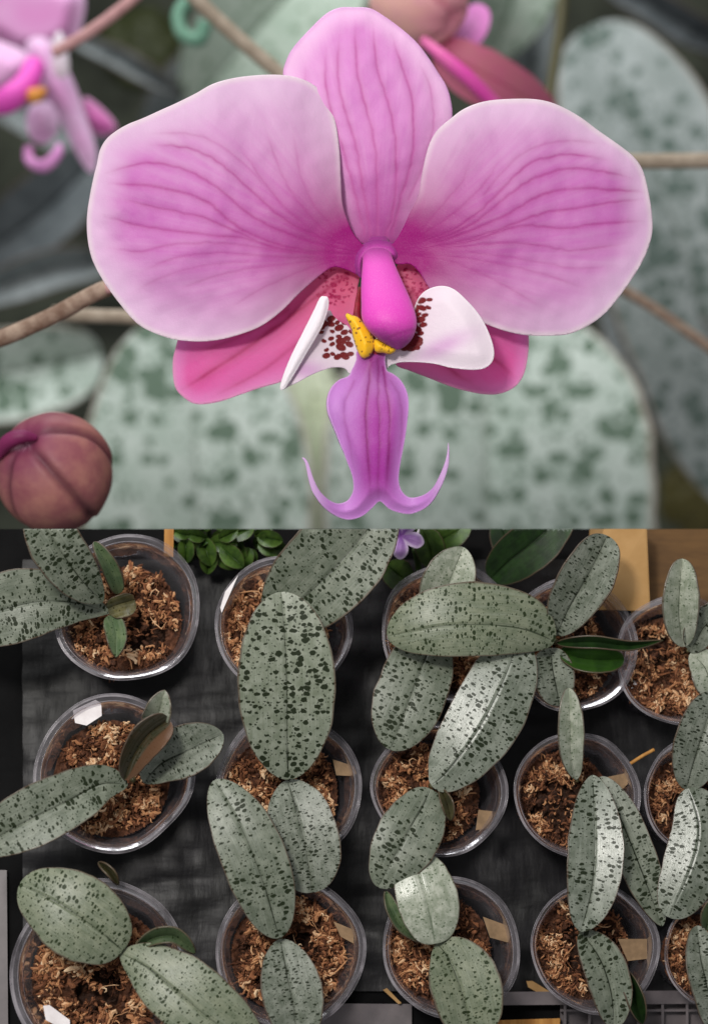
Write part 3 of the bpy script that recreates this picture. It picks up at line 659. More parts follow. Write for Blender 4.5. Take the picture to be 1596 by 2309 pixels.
# small purple flower
pm = petal_mat('violet_petal', srgb(226, 208, 236), srgb(186, 144, 208), srgb(150, 70, 160), srgb(126, 70, 160))
fl = thing('small_flower', 'small violet and white striped flower beside the cut leaf', 'flower', G(895, 1215, 0.06))
for k in range(5):
    a = k * 6.283 / 5 + 0.35; cx, cy = 904, 1207
    ax = np.array([math.cos(a), math.sin(a)])
    pl = [(cx + ax[0] * r - ax[1] * w, cy + ax[1] * r + ax[0] * w) for r, w in ((2, -3), (18, -15), (38, -17), (52, -7), (54, 4), (42, 16), (18, 14), (2, 3))]
    vl = [[(cx + ax[0] * 44 - ax[1] * w, cy + ax[1] * 44 + ax[0] * w), (cx + ax[0] * 20 - ax[1] * w * .6, cy + ax[1] * 20 + ax[0] * w * .6), (cx, cy)] for w in (-8, -3, 3, 8)]
    finish('petal', sheet(pl, 2.5, lambda Q, e: RIM * .6 + 0.006 + 0.0002 * e, lambda Q, e, vl=vl: dict(flush=sm(e, 0, 10), core=np.exp(-(np.hypot(Q[:, 0] - cx, Q[:, 1] - cy) / 9) ** 2), vein=np.clip(lines(Q, vl, 1.6) * 2, 0, 1), rim=1 - sm(e, 0, 3)), pt=lambda x, y, z: G(x, y, z + .03)), pm, fl, clip=True, solid=0.0006)
finish('lip', tube([G(905, 1224, 0.075), G(925, 1222, 0.078), G(940, 1206, 0.074), G(944, 1194, 0.07)], [0.002, 0.0022, 0.0016, 0.0008], 10), M['white'], fl, clip=True)
finish('stem', tube([G(892, 1206, 0.062), G(900, 1225, 0.03), G(905, 1240, 0.0)], [0.0015] * 3, 8), M['leaf_fresh'], fl, clip=True)
# card slips under the pots, thin cane, trays at the bottom
tag(finish('card_slip', prism([(863, 2232), (872, 2228), (905, 2262), (898, 2264)], 0.005, 0.0075), M['kraft'], None, smooth=False), 'short card slip under the pot at the bottom of the third column', 'card')
tag(finish('card_slip', prism([(1186, 2212), (1200, 2212), (1272, 2256), (1255, 2262), (1190, 2226)], 0.005, 0.0085), M['kraft'], None, smooth=False), 'longer card slip under the pot at the bottom of the fourth column', 'card')
tag(finish('thin_cane', tube([G(1420, 1722, 0.09), G(1445, 1706, 0.092), G(1474, 1690, 0.094)], [0.0016] * 3, 8), M['wood'], None), 'thin cane bridging two pot rims near the right edge', 'cane')
tray = thing('plastic_tray', 'grey grid patterned plastic tray edge along the bottom right', 'tray', G(1420, 2300, 0))
bm = prism([(930, 2238), (1760, 2232), (1760, 2262), (930, 2268)], 0.0, 0.014)
finish('tray_rim', bm, M['grey_plastic'], tray, smooth=False)
bm = bmesh.new()
def addprism(pts, h0, h1):
    b = prism(pts, h0, h1); me = bpy.data.meshes.new('t'); b.to_mesh(me); b.free(); bm.from_mesh(me); bpy.data.meshes.remove(me)
for k in range(12): addprism([(1270 + k * 55, 2262.5), (1276 + k * 55, 2262.5), (1276 + k * 55, 2420), (1270 + k * 55, 2420)], 0.001, 0.012)
for k in range(4): addprism([(1262, 2276 + k * 36), (1760, 2276 + k * 36), (1760, 2281 + k * 36), (1262, 2281 + k * 36)], 0.002, 0.0105)
addprism([(1262, 2263), (1760, 2263), (1760, 2420), (1262, 2420)], -0.003, 0.0)
finish('tray_grid', bm, M['grey_plastic'], tray, smooth=False)
tag(finish('wooden_board', prism([(1105, 2301), (1262, 2296), (1255, 2420), (1100, 2420)], 0.0, 0.012), M['wood'], None, smooth=False), 'wooden board end at the bottom edge beside the grid tray', 'board')
tag(finish('metal_strip', prism([(-120, 1960), (16, 1962), (20, 2420), (-120, 2420)], -0.003, 0.004), M['grey_plastic'], None, smooth=False), 'dull grey strip along the left side below the plastic sheet', 'strip')
tag(finish('plastic_sheet', prism([(640, 2262), (928, 2264), (928, 2420), (640, 2420)], -0.003, 0.002), M['grey_plastic'], None, smooth=False), 'flat grey plastic sheet below the bottom pots', 'plastic sheet')

# faint print on the label
tm = bpy.data.materials.new('faded_print'); tm.use_nodes = True; tm.node_tree.nodes['Principled BSDF'].inputs['Base Color'].default_value = srgb(120, 108, 108)
bm = bmesh.new()
for x, y, w in ((1404, 1512, 40), (1402, 1526, 34), (1400, 1538, 26)):
    addprism([(x, y), (x + w, y + w * .34), (x + w, y + w * .34 + 3), (x, y + 3)], RIM - 0.0295, RIM - 0.0292)
finish('print', bm, tm, LBL, smooth=False)

# ================================================================== the big flower
FL = thing('orchid_flower', 'large pink orchid flower with magenta column and forked purple lip', 'flower', V(855, 575, -0.03))
def axis_attrs(B, T, width, veins, em=110, corew=95, rimw=7, cf=1.0, vw=2.6):
    B = np.array(B, float); T = np.array(T, float); ax = (T - B) / np.hypot(*(T - B)); nr = np.array([-ax[1], ax[0]])
    def f(Q, e):
        d = np.abs((Q - B) @ nr); l = (Q - B) @ ax; r = np.hypot(*(Q - B).T)
        fl = (0.45 * np.exp(-(d / 320) ** 2) + 0.55 * np.exp(-(d / (width * (0.45 + 0.55 * sm(l, 0, 300)))) ** 2)) * (0.10 + 0.90 * sm(e, 8, em)) + 0.05 * nz(Q, 70, 3); th = np.arctan2((Q - B) @ nr, l); stq = np.array([noise.noise(Vector((a * 26, b / 150, 2))) + .6 * noise.noise(Vector((a * 70, b / 90, 8))) for a, b in zip(th, r)]); fl = fl * (1 + 0.16 * stq) + 0.03 * stq
        return dict(flush=np.clip(fl, 0, 1), core=np.clip(cf * np.exp(-(r / corew) ** 1.6), 0, 1), vein=np.clip(lines(Q, veins, vw), 0, 1), rim=0.85 * (1 - sm(e, 0, rimw * 2.4)) * sm(r, 60, 320))
    return f
LV = [[(340, 326), (420, 332), (465, 350), (505, 375), (545, 410), (600, 460), (650, 500), (720, 535), (790, 560)],
      [(240, 390), (320, 370), (380, 373), (440, 393), (500, 430), (550, 475), (620, 515), (700, 545), (800, 570)],
      ([(245, 414), (340, 420), (430, 440), (480, 465), (520, 500), (570, 530), (640, 555), (720, 570), (800, 575)], 1.2),
      [(270, 448), (360, 470), (450, 488), (500, 508), (550, 530), (620, 560), (720, 572)],
      [(235, 488), (320, 510), (400, 522), (480, 530), (560, 540), (640, 562), (740, 575)],
      ([(245, 558), (310, 568), (370, 555), (450, 548), (540, 552), (660, 572)], .7), ([(320, 612), (400, 580), (500, 570), (600, 578), (720, 582)], .6),
      ([(540, 330), (575, 380), (610, 430), (670, 495), (760, 550)], .6), ([(600, 290), (630, 380), (670, 450), (730, 520), (800, 560)], .5),
      ([(660, 290), (680, 400), (720, 480), (790, 550)], .4), ([(400, 655), (480, 625), (570, 605), (680, 592), (780, 580)], .5), ([(520, 695), (600, 645), (700, 605), (780, 585)], .5),
      ([(330, 300), (440, 305), (520, 345), (590, 410), (650, 480)], .45), ([(300, 660), (380, 620), (470, 598), (560, 590)], .4)]
RV = [[(1370, 362), (1298, 350), (1248, 352), (1198, 367), (1168, 390), (1128, 430), (1078, 480), (1018, 520), (930, 555)],
      ([(1423, 402), (1373, 390), (1298, 380), (1248, 388), (1198, 405), (1148, 440), (1098, 480), (1038, 520), (940, 556)], 1.1),
      ([(1455, 432), (1398, 430), (1323, 425), (1248, 432), (1198, 450), (1148, 482), (1098, 505), (1023, 535), (930, 562)], 1.2),
      [(1448, 450), (1373, 457), (1298, 470), (1223, 482), (1168, 500), (1118, 520), (1038, 545), (930, 565)],
      [(1448, 498), (1348, 505), (1273, 515), (1198, 510), (1148, 515), (1078, 540), (960, 565)],
      ([(1410, 548), (1298, 565), (1223, 555), (1148, 547), (1048, 555), (950, 568)], .7), ([(1128, 350), (1108, 390), (1078, 430), (1023, 480), (963, 525)], .6),
      ([(1063, 350), (1043, 410), (1008, 450), (950, 520)], .5), ([(1360, 325), (1273, 318), (1200, 335), (1150, 370), (1090, 440)], .5),
      ([(1320, 650), (1200, 612), (1080, 587), (960, 575)], .5), ([(1220, 695), (1120, 635), (1020, 592), (940, 578)], .5), ([(1380, 600), (1290, 605), (1180, 585), (1060, 570)], .45)]
def dome(cx, cy, rx, ry, z0, dz, amp=0.004, seed=1):
    def f(Q, e):
        return z0 + dz * np.clip(1 - ((Q[:, 0] - cx) / rx) ** 2 - ((Q[:, 1] - cy) / ry) ** 2, -0.6, 1) + amp * nz(Q, 130, seed) + 0.0012 * nz(Q, 38, seed + 3)
    return f
LP = [(812, 546), (797, 527), (785, 502), (772, 460), (768, 400), (765, 340), (757, 280), (742, 235), (722, 205), (695, 185), (660, 173), (620, 169), (570, 171), (525, 177), (480, 190), (440, 212), (400, 232), (360, 250), (320, 268), (290, 280), (262, 296), (240, 315), (226, 340), (219, 372), (212, 400), (204, 440), (198, 480), (197, 520), (202, 560), (213, 595), (236, 637), (270, 684), (304, 724), (337, 746), (388, 764), (439, 770), (489, 767), (538, 755), (589, 735), (635, 701), (670, 666), (704, 635), (739, 608), (758, 602), (785, 610), (812, 620), (830, 600), (832, 565)]
RP = [(893, 541), (909, 513), (923, 482), (943, 440), (950, 400), (958, 360), (968, 325), (985, 295), (1013, 270), (1048, 245), (1098, 228), (1173, 223), (1223, 227), (1263, 240), (1308, 265), (1348, 295), (1398, 330), (1428, 355), (1448, 385), (1460, 430), (1468, 480), (1469, 525), (1456, 570), (1435, 611), (1401, 661), (1371, 698), (1344, 722), (1310, 742), (1277, 754), (1233, 757), (1192, 756), (1158, 751), (1125, 742), (1091, 729), (1040, 708), (990, 675), (963, 643), (945, 614), (925, 596), (900, 596), (880, 590), (876, 562)]
finish('petal', sheet(LP, 3.2, dome(470, 470, 330, 330, -0.006, 0.022, 0.006, 1), axis_attrs((812, 578), (230, 440), 190, LV, 100, 180, cf=1.25)), M['petal'], FL, solid=0.0011)
finish('petal', sheet(RP, 3.2, dome(1200, 480, 330, 330, -0.006, 0.022, 0.006, 5), axis_attrs((895, 572), (1460, 410), 200, RV, 92, 180, cf=1.25)), M['petal'], FL, solid=0.0011)
DV = [[(735, 110), (735, 190), (752, 270), (780, 360), (803, 450), (822, 530)], [(765, 80), (762, 170), (775, 240), (800, 320), (815, 400), (828, 480), (838, 540)], [(800, 50), (805, 160), (825, 240), (845, 330), (850, 420), (850, 530)], [(840, 55), (850, 150), (875, 230), (890, 310), (893, 400), (885, 480), (868, 540)], [(885, 80), (905, 150), (925, 210), (932, 290), (925, 370), (905, 440), (882, 530)], ([(945, 140), (972, 210), (975, 290), (955, 370), (920, 450)], .6), ([(690, 140), (690, 210), (710, 290), (750, 380)], .6)]
DS = [(765, 18), (798, 17), (833, 19), (863, 35), (898, 60), (933, 90), (958, 120), (988, 165), (1008, 200), (1018, 240), (1018, 270), (1008, 310), (985, 380), (950, 450), (925, 490), (893, 545), (855, 556), (812, 545), (770, 480), (730, 380), (680, 280), (650, 215), (639, 172), (643, 145), (660, 110), (700, 65), (735, 32)]
finish('dorsal_sepal', sheet(DS, 3.2, dome(828, 260, 230, 330, -0.034, 0.026, 0.003, 9), axis_attrs((855, 580), (820, 20), 150, DV, 60, 190, 5, vw=2.8)), M['dorsal'], FL, solid=0.0011)
def speck(B, rad, n, seed, r0=2.2, el=1.5, cond=None):
    rnd = random.Random(seed); s = []
    while len(s) < n:
        a = rnd.random() * 6.283; r = rad * math.sqrt(rnd.random()); p = (B[0] + r * math.cos(a), B[1] + r * math.sin(a))
        tries = globals().setdefault('_tr', [0]); tries[0] += 1
        if cond and not cond(*p): continue
        if cond and tries[0] % 400 and any(math.hypot((p[0] - t_[0]) / 1.25, p[1] - t_[1]) < r0 * 1.9 for t_ in s): continue
        s.append((*p, r0 * rnd.uniform(.7, 1.4), rnd.uniform(-.5, .5)))
    def f(Q):
        v = np.zeros(len(Q))
        for x, y, r, a in s:
            dx = (Q[:, 0] - x); dy = (Q[:, 1] - y); u = dx * math.cos(a) + dy * math.sin(a); w = -dx * math.sin(a) + dy * math.cos(a)
            v = np.maximum(v, 1 - sm(np.hypot(u / el, w), r * 0.8, r * 1.15))
        return v
    return f
def lat_attrs(B, T, veins, sc, seed):
    base = axis_attrs(B, T, 60, veins, 40, 150, 4, 0.9, vw=4); sp = speck(sc, 42, 70, seed)
    def f(Q, e):
        d = base(Q, e); d['vein'] = np.clip(d['vein'] * .7 + sp(Q), 0, 1); return d
    return f
LL = [(770, 560), (812, 600), (806, 650), (807, 700), (803, 740), (775, 785), (720, 815), (670, 845), (631, 862), (585, 875), (539, 891), (489, 907), (442, 911), (412, 894), (395, 871), (390, 830), (395, 790), (420, 740), (520, 690), (620, 640), (700, 590)]
RL = [(910, 570), (960, 600), (1040, 640), (1120, 690), (1180, 730), (1191, 760), (1189, 806), (1179, 847), (1158, 874), (1125, 888), (1091, 889), (1057, 883), (1020, 873), (963, 851), (924, 836), (892, 822), (880, 780), (880, 700), (890, 620)]
finish('lateral_sepal', sheet(LL, 3.0, lambda Q, e: -0.026 + 0.006 * sm(e, 0, 80) - 0.00002 * np.abs(Q[:, 0] - 800), lat_attrs((790, 640), (400, 860), [[(410, 880), (520, 810), (620, 740), (700, 680), (780, 620)], ([(430, 800), (540, 760), (650, 700)], .7), ([(480, 895), (600, 830), (700, 750)], .6)], (755, 648), 3)), M['lateral'], FL, solid=0.0011)
finish('lateral_sepal', sheet(RL, 3.0, lambda Q, e: -0.026 + 0.006 * sm(e, 0, 80) - 0.00002 * np.abs(Q[:, 0] - 890), lat_attrs((905, 640), (1180, 860), [[(1160, 850), (1100, 800), (1020, 740), (930, 660)], ([(1080, 875), (1010, 830), (930, 760)], .7)], (940, 640), 7)), M['lateral'], FL, solid=0.0011)
# lip and its parts
LIPV = [([(835, 1120), (828, 1000), (824, 940), (832, 860), (836, 810)], 1), ([(852, 1130), (855, 1000), (853, 900), (850, 810)], .8), ([(868, 1110), (878, 980), (876, 910), (862, 830)], 1), ([(800, 1060), (785, 980), (775, 920), (800, 860)], .4), ([(895, 1050), (905, 960), (900, 900), (880, 860)], .4)]
ML = [(808, 790), (803, 812), (793, 835), (785, 849), (762, 858), (745, 877), (737, 903), (739, 930), (747, 953), (757, 977), (766, 1001), (775, 1022), (783, 1043), (791, 1063), (796, 1083), (796, 1106), (785, 1127), (768, 1135), (752, 1133), (735, 1123), (718, 1104), (706, 1078), (699, 1055), (694, 1042), (688, 1034), (681, 1032), (687, 1040), (691, 1055), (695, 1076), (700, 1096), (708, 1115), (727, 1141), (754, 1162), (785, 1172), (816, 1164), (838, 1146), (856, 1130), (874, 1145), (893, 1154), (924, 1159), (955, 1148), (975, 1130), (991, 1104), (1003, 1077), (1011, 1045), (1012, 1015), (1010, 998), (1008, 1020), (1004, 1040), (996, 1062), (982, 1092), (968, 1108), (950, 1118), (924, 1122), (908, 1110), (900, 1092), (899, 1070), (904, 1036), (911, 1000), (917, 960), (921, 915), (917, 884), (903, 858), (885, 843), (872, 836), (868, 812), (866, 790)]
def lipatt(Q, e):
    x, y = Q.T; cen = np.exp(-((x - 852) / 62) ** 2)
    tip = sm(np.hypot((x - 852) / 1.0, (y - 1040) * 0.75), 85, 150)
    return dict(flush=np.clip(cen * (1 - 0.55 * sm(y, 1060, 1150)) * (0.4 + 0.6 * sm(e, 0, 30)), 0, 1) * (1 - tip), core=np.exp(-(np.hypot(x - 840, y - 810) / 60) ** 2) * .8, vein=np.clip(lines(Q, LIPV, 3.0), 0, 1), rim=np.maximum((1 - sm(e, 0, 4)) * .7, sm(np.abs(x - 855), 105, 150)))
lip = finish('lip', sheet(ML, 2.6, lambda Q, e: 0.022 + 0.010 * sm(Q[:, 1], 800, 950) + 0.006 * sm(e, 0, 36) - 0.012 * sm(Q[:, 1], 1000, 1170) + 0.016 * sm(np.abs(Q[:, 0] - 855), 70, 155), lipatt, n=4), M['lip'], FL, solid=0.0022)
RS = [(936, 690), (947, 668), (967, 652), (997, 645), (1024, 653), (1051, 677), (1078, 708), (1098, 743), (1111, 780), (1112, 808), (1098, 827), (1071, 834), (1020, 830), (982, 821), (943, 817), (905, 817), (880, 824), (866, 838), (850, 830), (850, 795), (880, 775), (915, 745)]
spR = speck((950, 735), 62, 36, 12, 5.6, 1.7, lambda x, y: x < 976 - (y - 680) * 0.35 and y > 676 and y < 790)
finish('side_lobe', sheet(RS, 2.6, lambda Q, e: 0.014 + 0.020 * sm(Q[:, 0], 870, 1060) + 0.004 * sm(e, 0, 40), lambda Q, e: dict(flush=0.75 * np.exp(-(((Q[:, 0] - 1000) / 60) ** 2 + ((Q[:, 1] - 780 - (Q[:, 0] - 1000) * -.4) / 22) ** 2)), core=0 * e, vein=spR(Q), rim=1 - sm(e, 0, 5))), M['lobe'], lip, solid=0.0022)
LS = [(740, 700), (751, 712), (764, 724), (786, 738), (800, 768), (812, 795), (818, 828), (800, 838), (787, 842), (781, 834), (770, 829), (750, 829), (731, 834), (712, 841), (693, 850), (672, 862), (654, 870), (637, 876), (655, 830), (690, 770), (715, 730)]
spL = speck((762, 760), 52, 28, 5, 5.8, 1.5, lambda x, y: 722 < x < 792 and y > 716 and y < 806)
finish('side_lobe', sheet(LS, 2.6, lambda Q, e: 0.012 + 0.016 * sm(-Q[:, 0], -800, -660), lambda Q, e: dict(flush=0.8 * np.exp(-(((Q[:, 0] - 690) / 40) ** 2 + ((Q[:, 1] - 835) / 22) ** 2)), core=0 * e, vein=spL(Q), rim=0 * e)), M['lobe'], lip, solid=0.0016)
LE = [(722, 672), (731, 669), (739, 672), (740, 693), (728, 731), (710, 765), (693, 793), (666, 839), (645, 872), (638, 878), (632, 876), (640, 845), (658, 801), (685, 747), (708, 701)]
finish('lobe_edge', sheet(LE, 2.4, lambda Q, e: 0.034 + 0.003 * sm(e, 0, 12), lambda Q, e: dict(flush=0 * e, core=0 * e, vein=0 * e, rim=1 + 0 * e)), M['lobe'], lip, solid=0.002)
CA = [(782, 711), (793, 714), (805, 718), (817, 731), (832, 750), (841, 770), (838, 788), (829, 801), (819, 804), (811, 794), (801, 766), (794, 738)]
CB = [(846, 768), (866, 775), (880, 782), (889, 788), (879, 795), (864, 792), (848, 790)]
ck = finish('callus', sheet(CA, 1.5, lambda Q, e: 0.030 + 0.009 * np.sqrt(np.clip(e / 17, 0, 1)), lambda Q, e: dict(flush=sm(e, 0, 10), core=0 * e, vein=speck((815, 760), 48, 60, 2, 2.0, 1.0)(Q), rim=0 * e)), M['callus'], lip, solid=0.003)
ck = finish('callus', sheet(CB, 2.0, lambda Q, e: 0.030 + 0.007 * np.sqrt(np.clip(e / 10, 0, 1)), lambda Q, e: dict(flush=sm(e, 0, 10), core=0 * e, vein=speck((868, 784), 22, 16, 6, 1.5, 1.0)(Q), rim=0 * e)), M['callus'], lip, solid=0.003)
# throat bridge behind the callus, dark red
thr = simple('dark_red_throat', srgb(112, 16, 30), srgb(150, 30, 50), 80, 0.5, 0.2)
finish('throat', tube([V(812, 650, -0.012), V(806, 690, 0.0), V(808, 730, 0.014), V(838, 775, 0.02), V(850, 800, 0.02)], [0.0022, 0.003, 0.0045, 0.006, 0.005], 10), thr, lip)
# column
def column():
    sec = [(853, 533, 22, -0.024), (852, 552, 27, -0.010), (851, 572, 32, 0.004), (855, 600, 38, 0.017), (863, 640, 48, 0.031), (872, 680, 56, 0.044), (878, 715, 60, 0.050), (884, 742, 52, 0.050), (891, 764, 36, 0.046), (896, 780, 17, 0.040), (897, 788, 3, 0.037)]
    bm = bmesh.new(); la = {k: bm.verts.layers.float.new(k) for k in ('flush', 'core', 'vein', 'rim')}
    C = catmull(sec, 6); n = 36; rings = []
    for x, y, r, z in C:
        ring = []
        for k in range(n):
            a = 2 * math.pi * k / n; ca, sa = math.cos(a), math.sin(a)
            rr = max(r, 1.5)
            p = V(x, y, z) + Vector((rr * S * ca, 0, rr * S * 0.72 * sa - rr * S * 0.5))
            v = bm.verts.new(p); v[la['core']] = float(max(sm(np.array(y), 715, 780) * .95, 0.85 * (1 - sm(np.array(y), 548, 600)), 0)) ; v[la['flush']] = float(sm(np.array(y), 600, 740)); v[la['vein']] = float(0.55 * math.exp(-((y - (757 - 16 * ca)) / 3.5) ** 2) * (1 if sa > -0.3 else 0)); v[la['rim']] = 0
            if y > 740 and ca < -0.2: v[la['core']] = min(1, v[la['core']] + 0.15)
            ring.append(v)
        rings.append(ring)
    for r0, r1 in zip(rings, rings[1:]):
        for k in range(n): bm.faces.new((r0[k], r0[(k + 1) % n], r1[(k + 1) % n], r1[k]))
    bm.faces.new(rings[0][::-1]); bm.faces.new(rings[-1]); bmesh.ops.recalc_face_normals(bm, faces=bm.faces[:])
    c = finish('column', bm, M['column'], FL)
    # shoulders
    b2 = sheet([(812, 556), (828, 546), (850, 541), (880, 546), (896, 558), (902, 574), (896, 588), (885, 588), (850, 580), (824, 592), (818, 625), (806, 620), (798, 600), (800, 576)], 3, lambda Q, e: -0.010 + 0.0075 * sm(e, 0, 16), lambda Q, e: dict(flush=1 + 0 * e, core=0.95 - 0.35 * sm(e, 0, 18), vein=0 * e, rim=0 * e))
    finish('shoulder', b2, M['column'], c, solid=0.0012)
column()
finish('pedicel', tube([V(853, 560, -0.03), V(845, 560, -0.10), V(700, 600, -0.16), V(470, 625, -0.19), V(240, 650, -0.20)], [0.008, 0.007, 0.006, 0.006, 0.006], 12), M['stem_pink'], FL)

# ================================================================== buds, stems, blurred flowers, leaves behind
sp1 = tag(finish('flower_spike', tube([V(-420, 900, -0.27), V(-120, 800, -0.24), V(0, 764, -0.23), V(120, 712, -0.22), V(245, 648, -0.21), V(420, 590, -0.23), V(640, 560, -0.28)], [0.0085, 0.0085, 0.0088, 0.0088, 0.0086, 0.008, 0.007], 16, jitter=.06), M['stem'], None), 'thick brown flower stem running in from the left edge behind the big flower', 'stem')
def bgstem(pts, z, r, m, lab, name='flower_spike'):
    z *= 1.7
    return tag(finish(name, tube([V(x, y, z) for x, y in pts], [r * S * (D - z) / D] * len(pts), 12, jitter=.05), M[m], None), lab, 'stem')
bgstem([(120, 706), (210, 712), (310, 716), (420, 730)], -0.42, 16, 'stem_beige', 'thin blurred beige stem meeting the thick brown stem at left')
bgstem([(1150, 372), (1300, 364), (1450, 364), (1600, 362), (1720, 360), (2100, 340)], -0.40, 18, 'stem_beige', 'blurred beige stem leaving the right petal towards the right edge')
bgstem([(200, -330), (380, -70), (440, -5), (530, 80), (640, 175), (720, 250), (840, 400)], -0.5, 17, 'stem_beige', 'blurred beige stem slanting down at top to the left of the big flower')
bgstem([(120, 120), (190, 80), (260, 30), (330, -30), (520, -200)], -0.5, 13, 'stem_pink', 'blurred pinkish stem above the small flower at upper left')
bgstem([(1380, 640), (1480, 700), (1620, 800)], -0.62, 12, 'stem', 'blurred brown stem across the dim grey leaf at right')
bgstem([(1270, -40), (1262, 60), (1235, 240)], -0.7, 12, 'leaf_olive', 'blurred olive stem standing left of the rounded grey leaf')
# bud at lower left
def bud_bm(cx, cy, z, rx, ry, pole, dz=1.0, grooves=(0.6, 2.5, 4.3), gd=0.10, nlat=48, nlon=96):
    pole = Vector(pole).normalized(); q = Vector((0, 0, 1)).rotation_difference(pole)
    bm = bmesh.new(); lg = bm.verts.layers.float.new('groove'); lp = bm.verts.layers.float.new('pole'); c = V(cx, cy, z); k = S * (D - z) / D; rows = []
    for i in range(nlat + 1):
        th = math.pi * min(max(i / nlat, 0.004), 0.996); row = []
        for j in range(nlon):
            ph = 2 * math.pi * j / nlon + 0.25 * math.sin(th * 1.3)
            gmin = min(abs((ph - g0 + math.pi) % (2 * math.pi) - math.pi) for g0 in grooves)
            gr = math.exp(-(gmin * math.sin(th) / 0.085) ** 2) * min(1, math.sin(th) * 1.8) * (1 if th < 2.3 else 0.2)
            ridge = 0.01 * math.sin(ph * 7 + 1) * math.sin(th) ** 2 * 0.3
            rr = 1 - gd * gr + ridge - 0.16 * math.exp(-(th / 0.28) ** 2) + 0.02 * noise.noise(Vector((math.cos(ph), math.sin(ph), th)) * 2)
            for g0 in grooves:
                dd = (ph - g0 + math.pi) % (2 * math.pi) - math.pi
                if dd > 0: rr += 0.055 * math.exp(-dd / 0.55) * min(1, dd / 0.07) * math.sin(th)
            v = Vector((math.sin(th) * math.cos(ph), math.sin(th) * math.sin(ph), math.cos(th))) * rr; v = q @ v
            w = bm.verts.new(c + Vector((v.x * rx * k, v.y * ry * k, v.z * rx * k * dz))); w[lg] = gr; w[lp] = math.exp(-(th / 0.8) ** 2); row.append(w)
        rows.append(row)
    for r0, r1 in zip(rows, rows[1:]):
        for j in range(nlon): bm.faces.new((r0[j], r0[(j + 1) % nlon], r1[(j + 1) % nlon], r1[j]))
    bm.faces.new(rows[0][::-1]); bm.faces.new(rows[-1]); bmesh.ops.recalc_face_normals(bm, faces=bm.faces[:]); return bm
def budmat(name, a, b, g, p):
    t = NT(name); P = t.obj(); n = t.noise(45, P, 4)
    c = t.mix(t.ramp(n, .3, .7), a, b); c = t.mix(t.attr('pole'), c, p); c = t.mix(t.math('MULTIPLY', t.attr('groove'), .75), c, g)
    t.l(c, t.p.inputs['Base Color']); t.p.inputs['Roughness'].default_value = .55; t.p.inputs['Specular IOR Level'].default_value = .3
    t.l(t.bump(t.noise(260, P, 3), .3, .0008), t.p.inputs['Normal']); return t.m
bd = thing('flower_bud', 'round brownish pink flower bud at the left edge below the thick stem', 'flower bud', V(125, 1062, -0.24))
finish('bud', bud_bm(123, 1066, -0.235, 130, 136, (-0.42, 0.55, 0.72), grooves=(0.35, 4.25, 5.5), gd=0.075), budmat('bud_skin', srgb(166, 114, 104), srgb(140, 84, 88), srgb(74, 28, 48), srgb(112, 42, 76)), bd)
finish('spur', tube([V(84, 988, -0.188), V(52, 984, -0.184), V(20, 996, -0.188), V(-6, 1030, -0.20)], [0.003, 0.007, 0.008, 0.005], 16), budmat('spur_skin', srgb(120, 36, 84), srgb(104, 30, 72), srgb(120, 20, 80), srgb(158, 44, 110)), bd)
# bud and sepal behind the dorsal sepal
bq = thing('flower_bud', 'blurred peach and magenta opening bud behind the top sepal', 'flower bud', VC(1000, 80, -0.3))
finish('bud', bud_bm(945, 10, -0.84, 112, 92, (0.7, -0.5, 0.4)), budmat('peach_skin', srgb(232, 172, 176), srgb(236, 184, 172), srgb(206, 130, 150), srgb(220, 140, 160)), bq)
finish('magenta_sepal', leaf_bm([(1000, 112), (1050, 72), (1072, 40), (1080, 10)], 36, 40, (-0.34, -0.36), 0.01, 0.0, pt=VC, prof=(.4, .4)), simple('orchid_pink', srgb(196, 110, 178), srgb(206, 126, 188), 30), bq, solid=.002)
finish('lower_sepal', leaf_bm([(985, 105), (1060, 150), (1150, 200), (1250, 262)], 56, 70, (-0.32, -0.36), 0.02, 0.0, pt=VC, prof=(.35, .45)), simple('dusty_rose', srgb(186, 104, 124), srgb(190, 92, 128), 30), bq, solid=.002)
finish('stalk', tube([VC(955, 92, -0.29), VC(1000, 130, -0.28), VC(1060, 180, -0.28), VC(1120, 240, -0.29)], [1.5 * q_ for q_ in [0.0045, 0.006, 0.0062, 0.006]], 12), simple('pink_stalk', srgb(214, 120, 160), srgb(226, 60, 176), 9), bq)
# blurred flower at upper left
bf = thing('orchid_flower', 'blurred pink orchid flower in the upper left corner', 'flower', VC(90, 170, -0.5))
pk = petal_mat('soft_pink_petal', srgb(232, 190, 228), srgb(226, 130, 204), srgb(200, 60, 160), srgb(200, 80, 170), srgb(240, 214, 238))
def simp(fl, co=0.0): return lambda Q, e: dict(flush=np.clip(fl * sm(e, 0, 40) + .3 * nz(Q, 60, 2), 0, 1), core=co + 0 * e, vein=0 * e, rim=.5 * (1 - sm(e, 0, 8)))
for nm, ol, z, fl, co in (('petal', [(-60, -60), (90, -60), (186, -20), (182, 70), (150, 110), (100, 130), (40, 130), (0, 110), (-60, 60)], -.52, .6, 0),
                      ('petal', [(-40, 90), (60, 120), (70, 170), (30, 215), (-40, 235), (-90, 160)], -.5, .35, 0),
                      ('sepal', [(60, 100), (110, 90), (160, 170), (190, 250), (218, 340), (212, 392), (180, 360), (140, 280), (80, 200)], -.5, .4, 0),
                      ('sepal', [(190, 220), (236, 250), (264, 290), (230, 308), (190, 280)], -.54, 1, .75),
                      ('lip', [(70, 240), (110, 232), (130, 260), (130, 300), (100, 325), (70, 312), (60, 275)], -.48, .2, 0),
                      ('side_lobe', [(124, 82), (138, 72), (152, 110), (156, 160), (140, 178), (120, 160), (118, 110)], -.46, 0, 0)):
    finish(nm, sheet(ol, 7, (lambda z: lambda Q, e: z + .012 * sm(e, 0, 50))(z), simp(fl, co), pt=VC), pk if nm != 'side_lobe' else M['lobe'], bf, solid=.002)
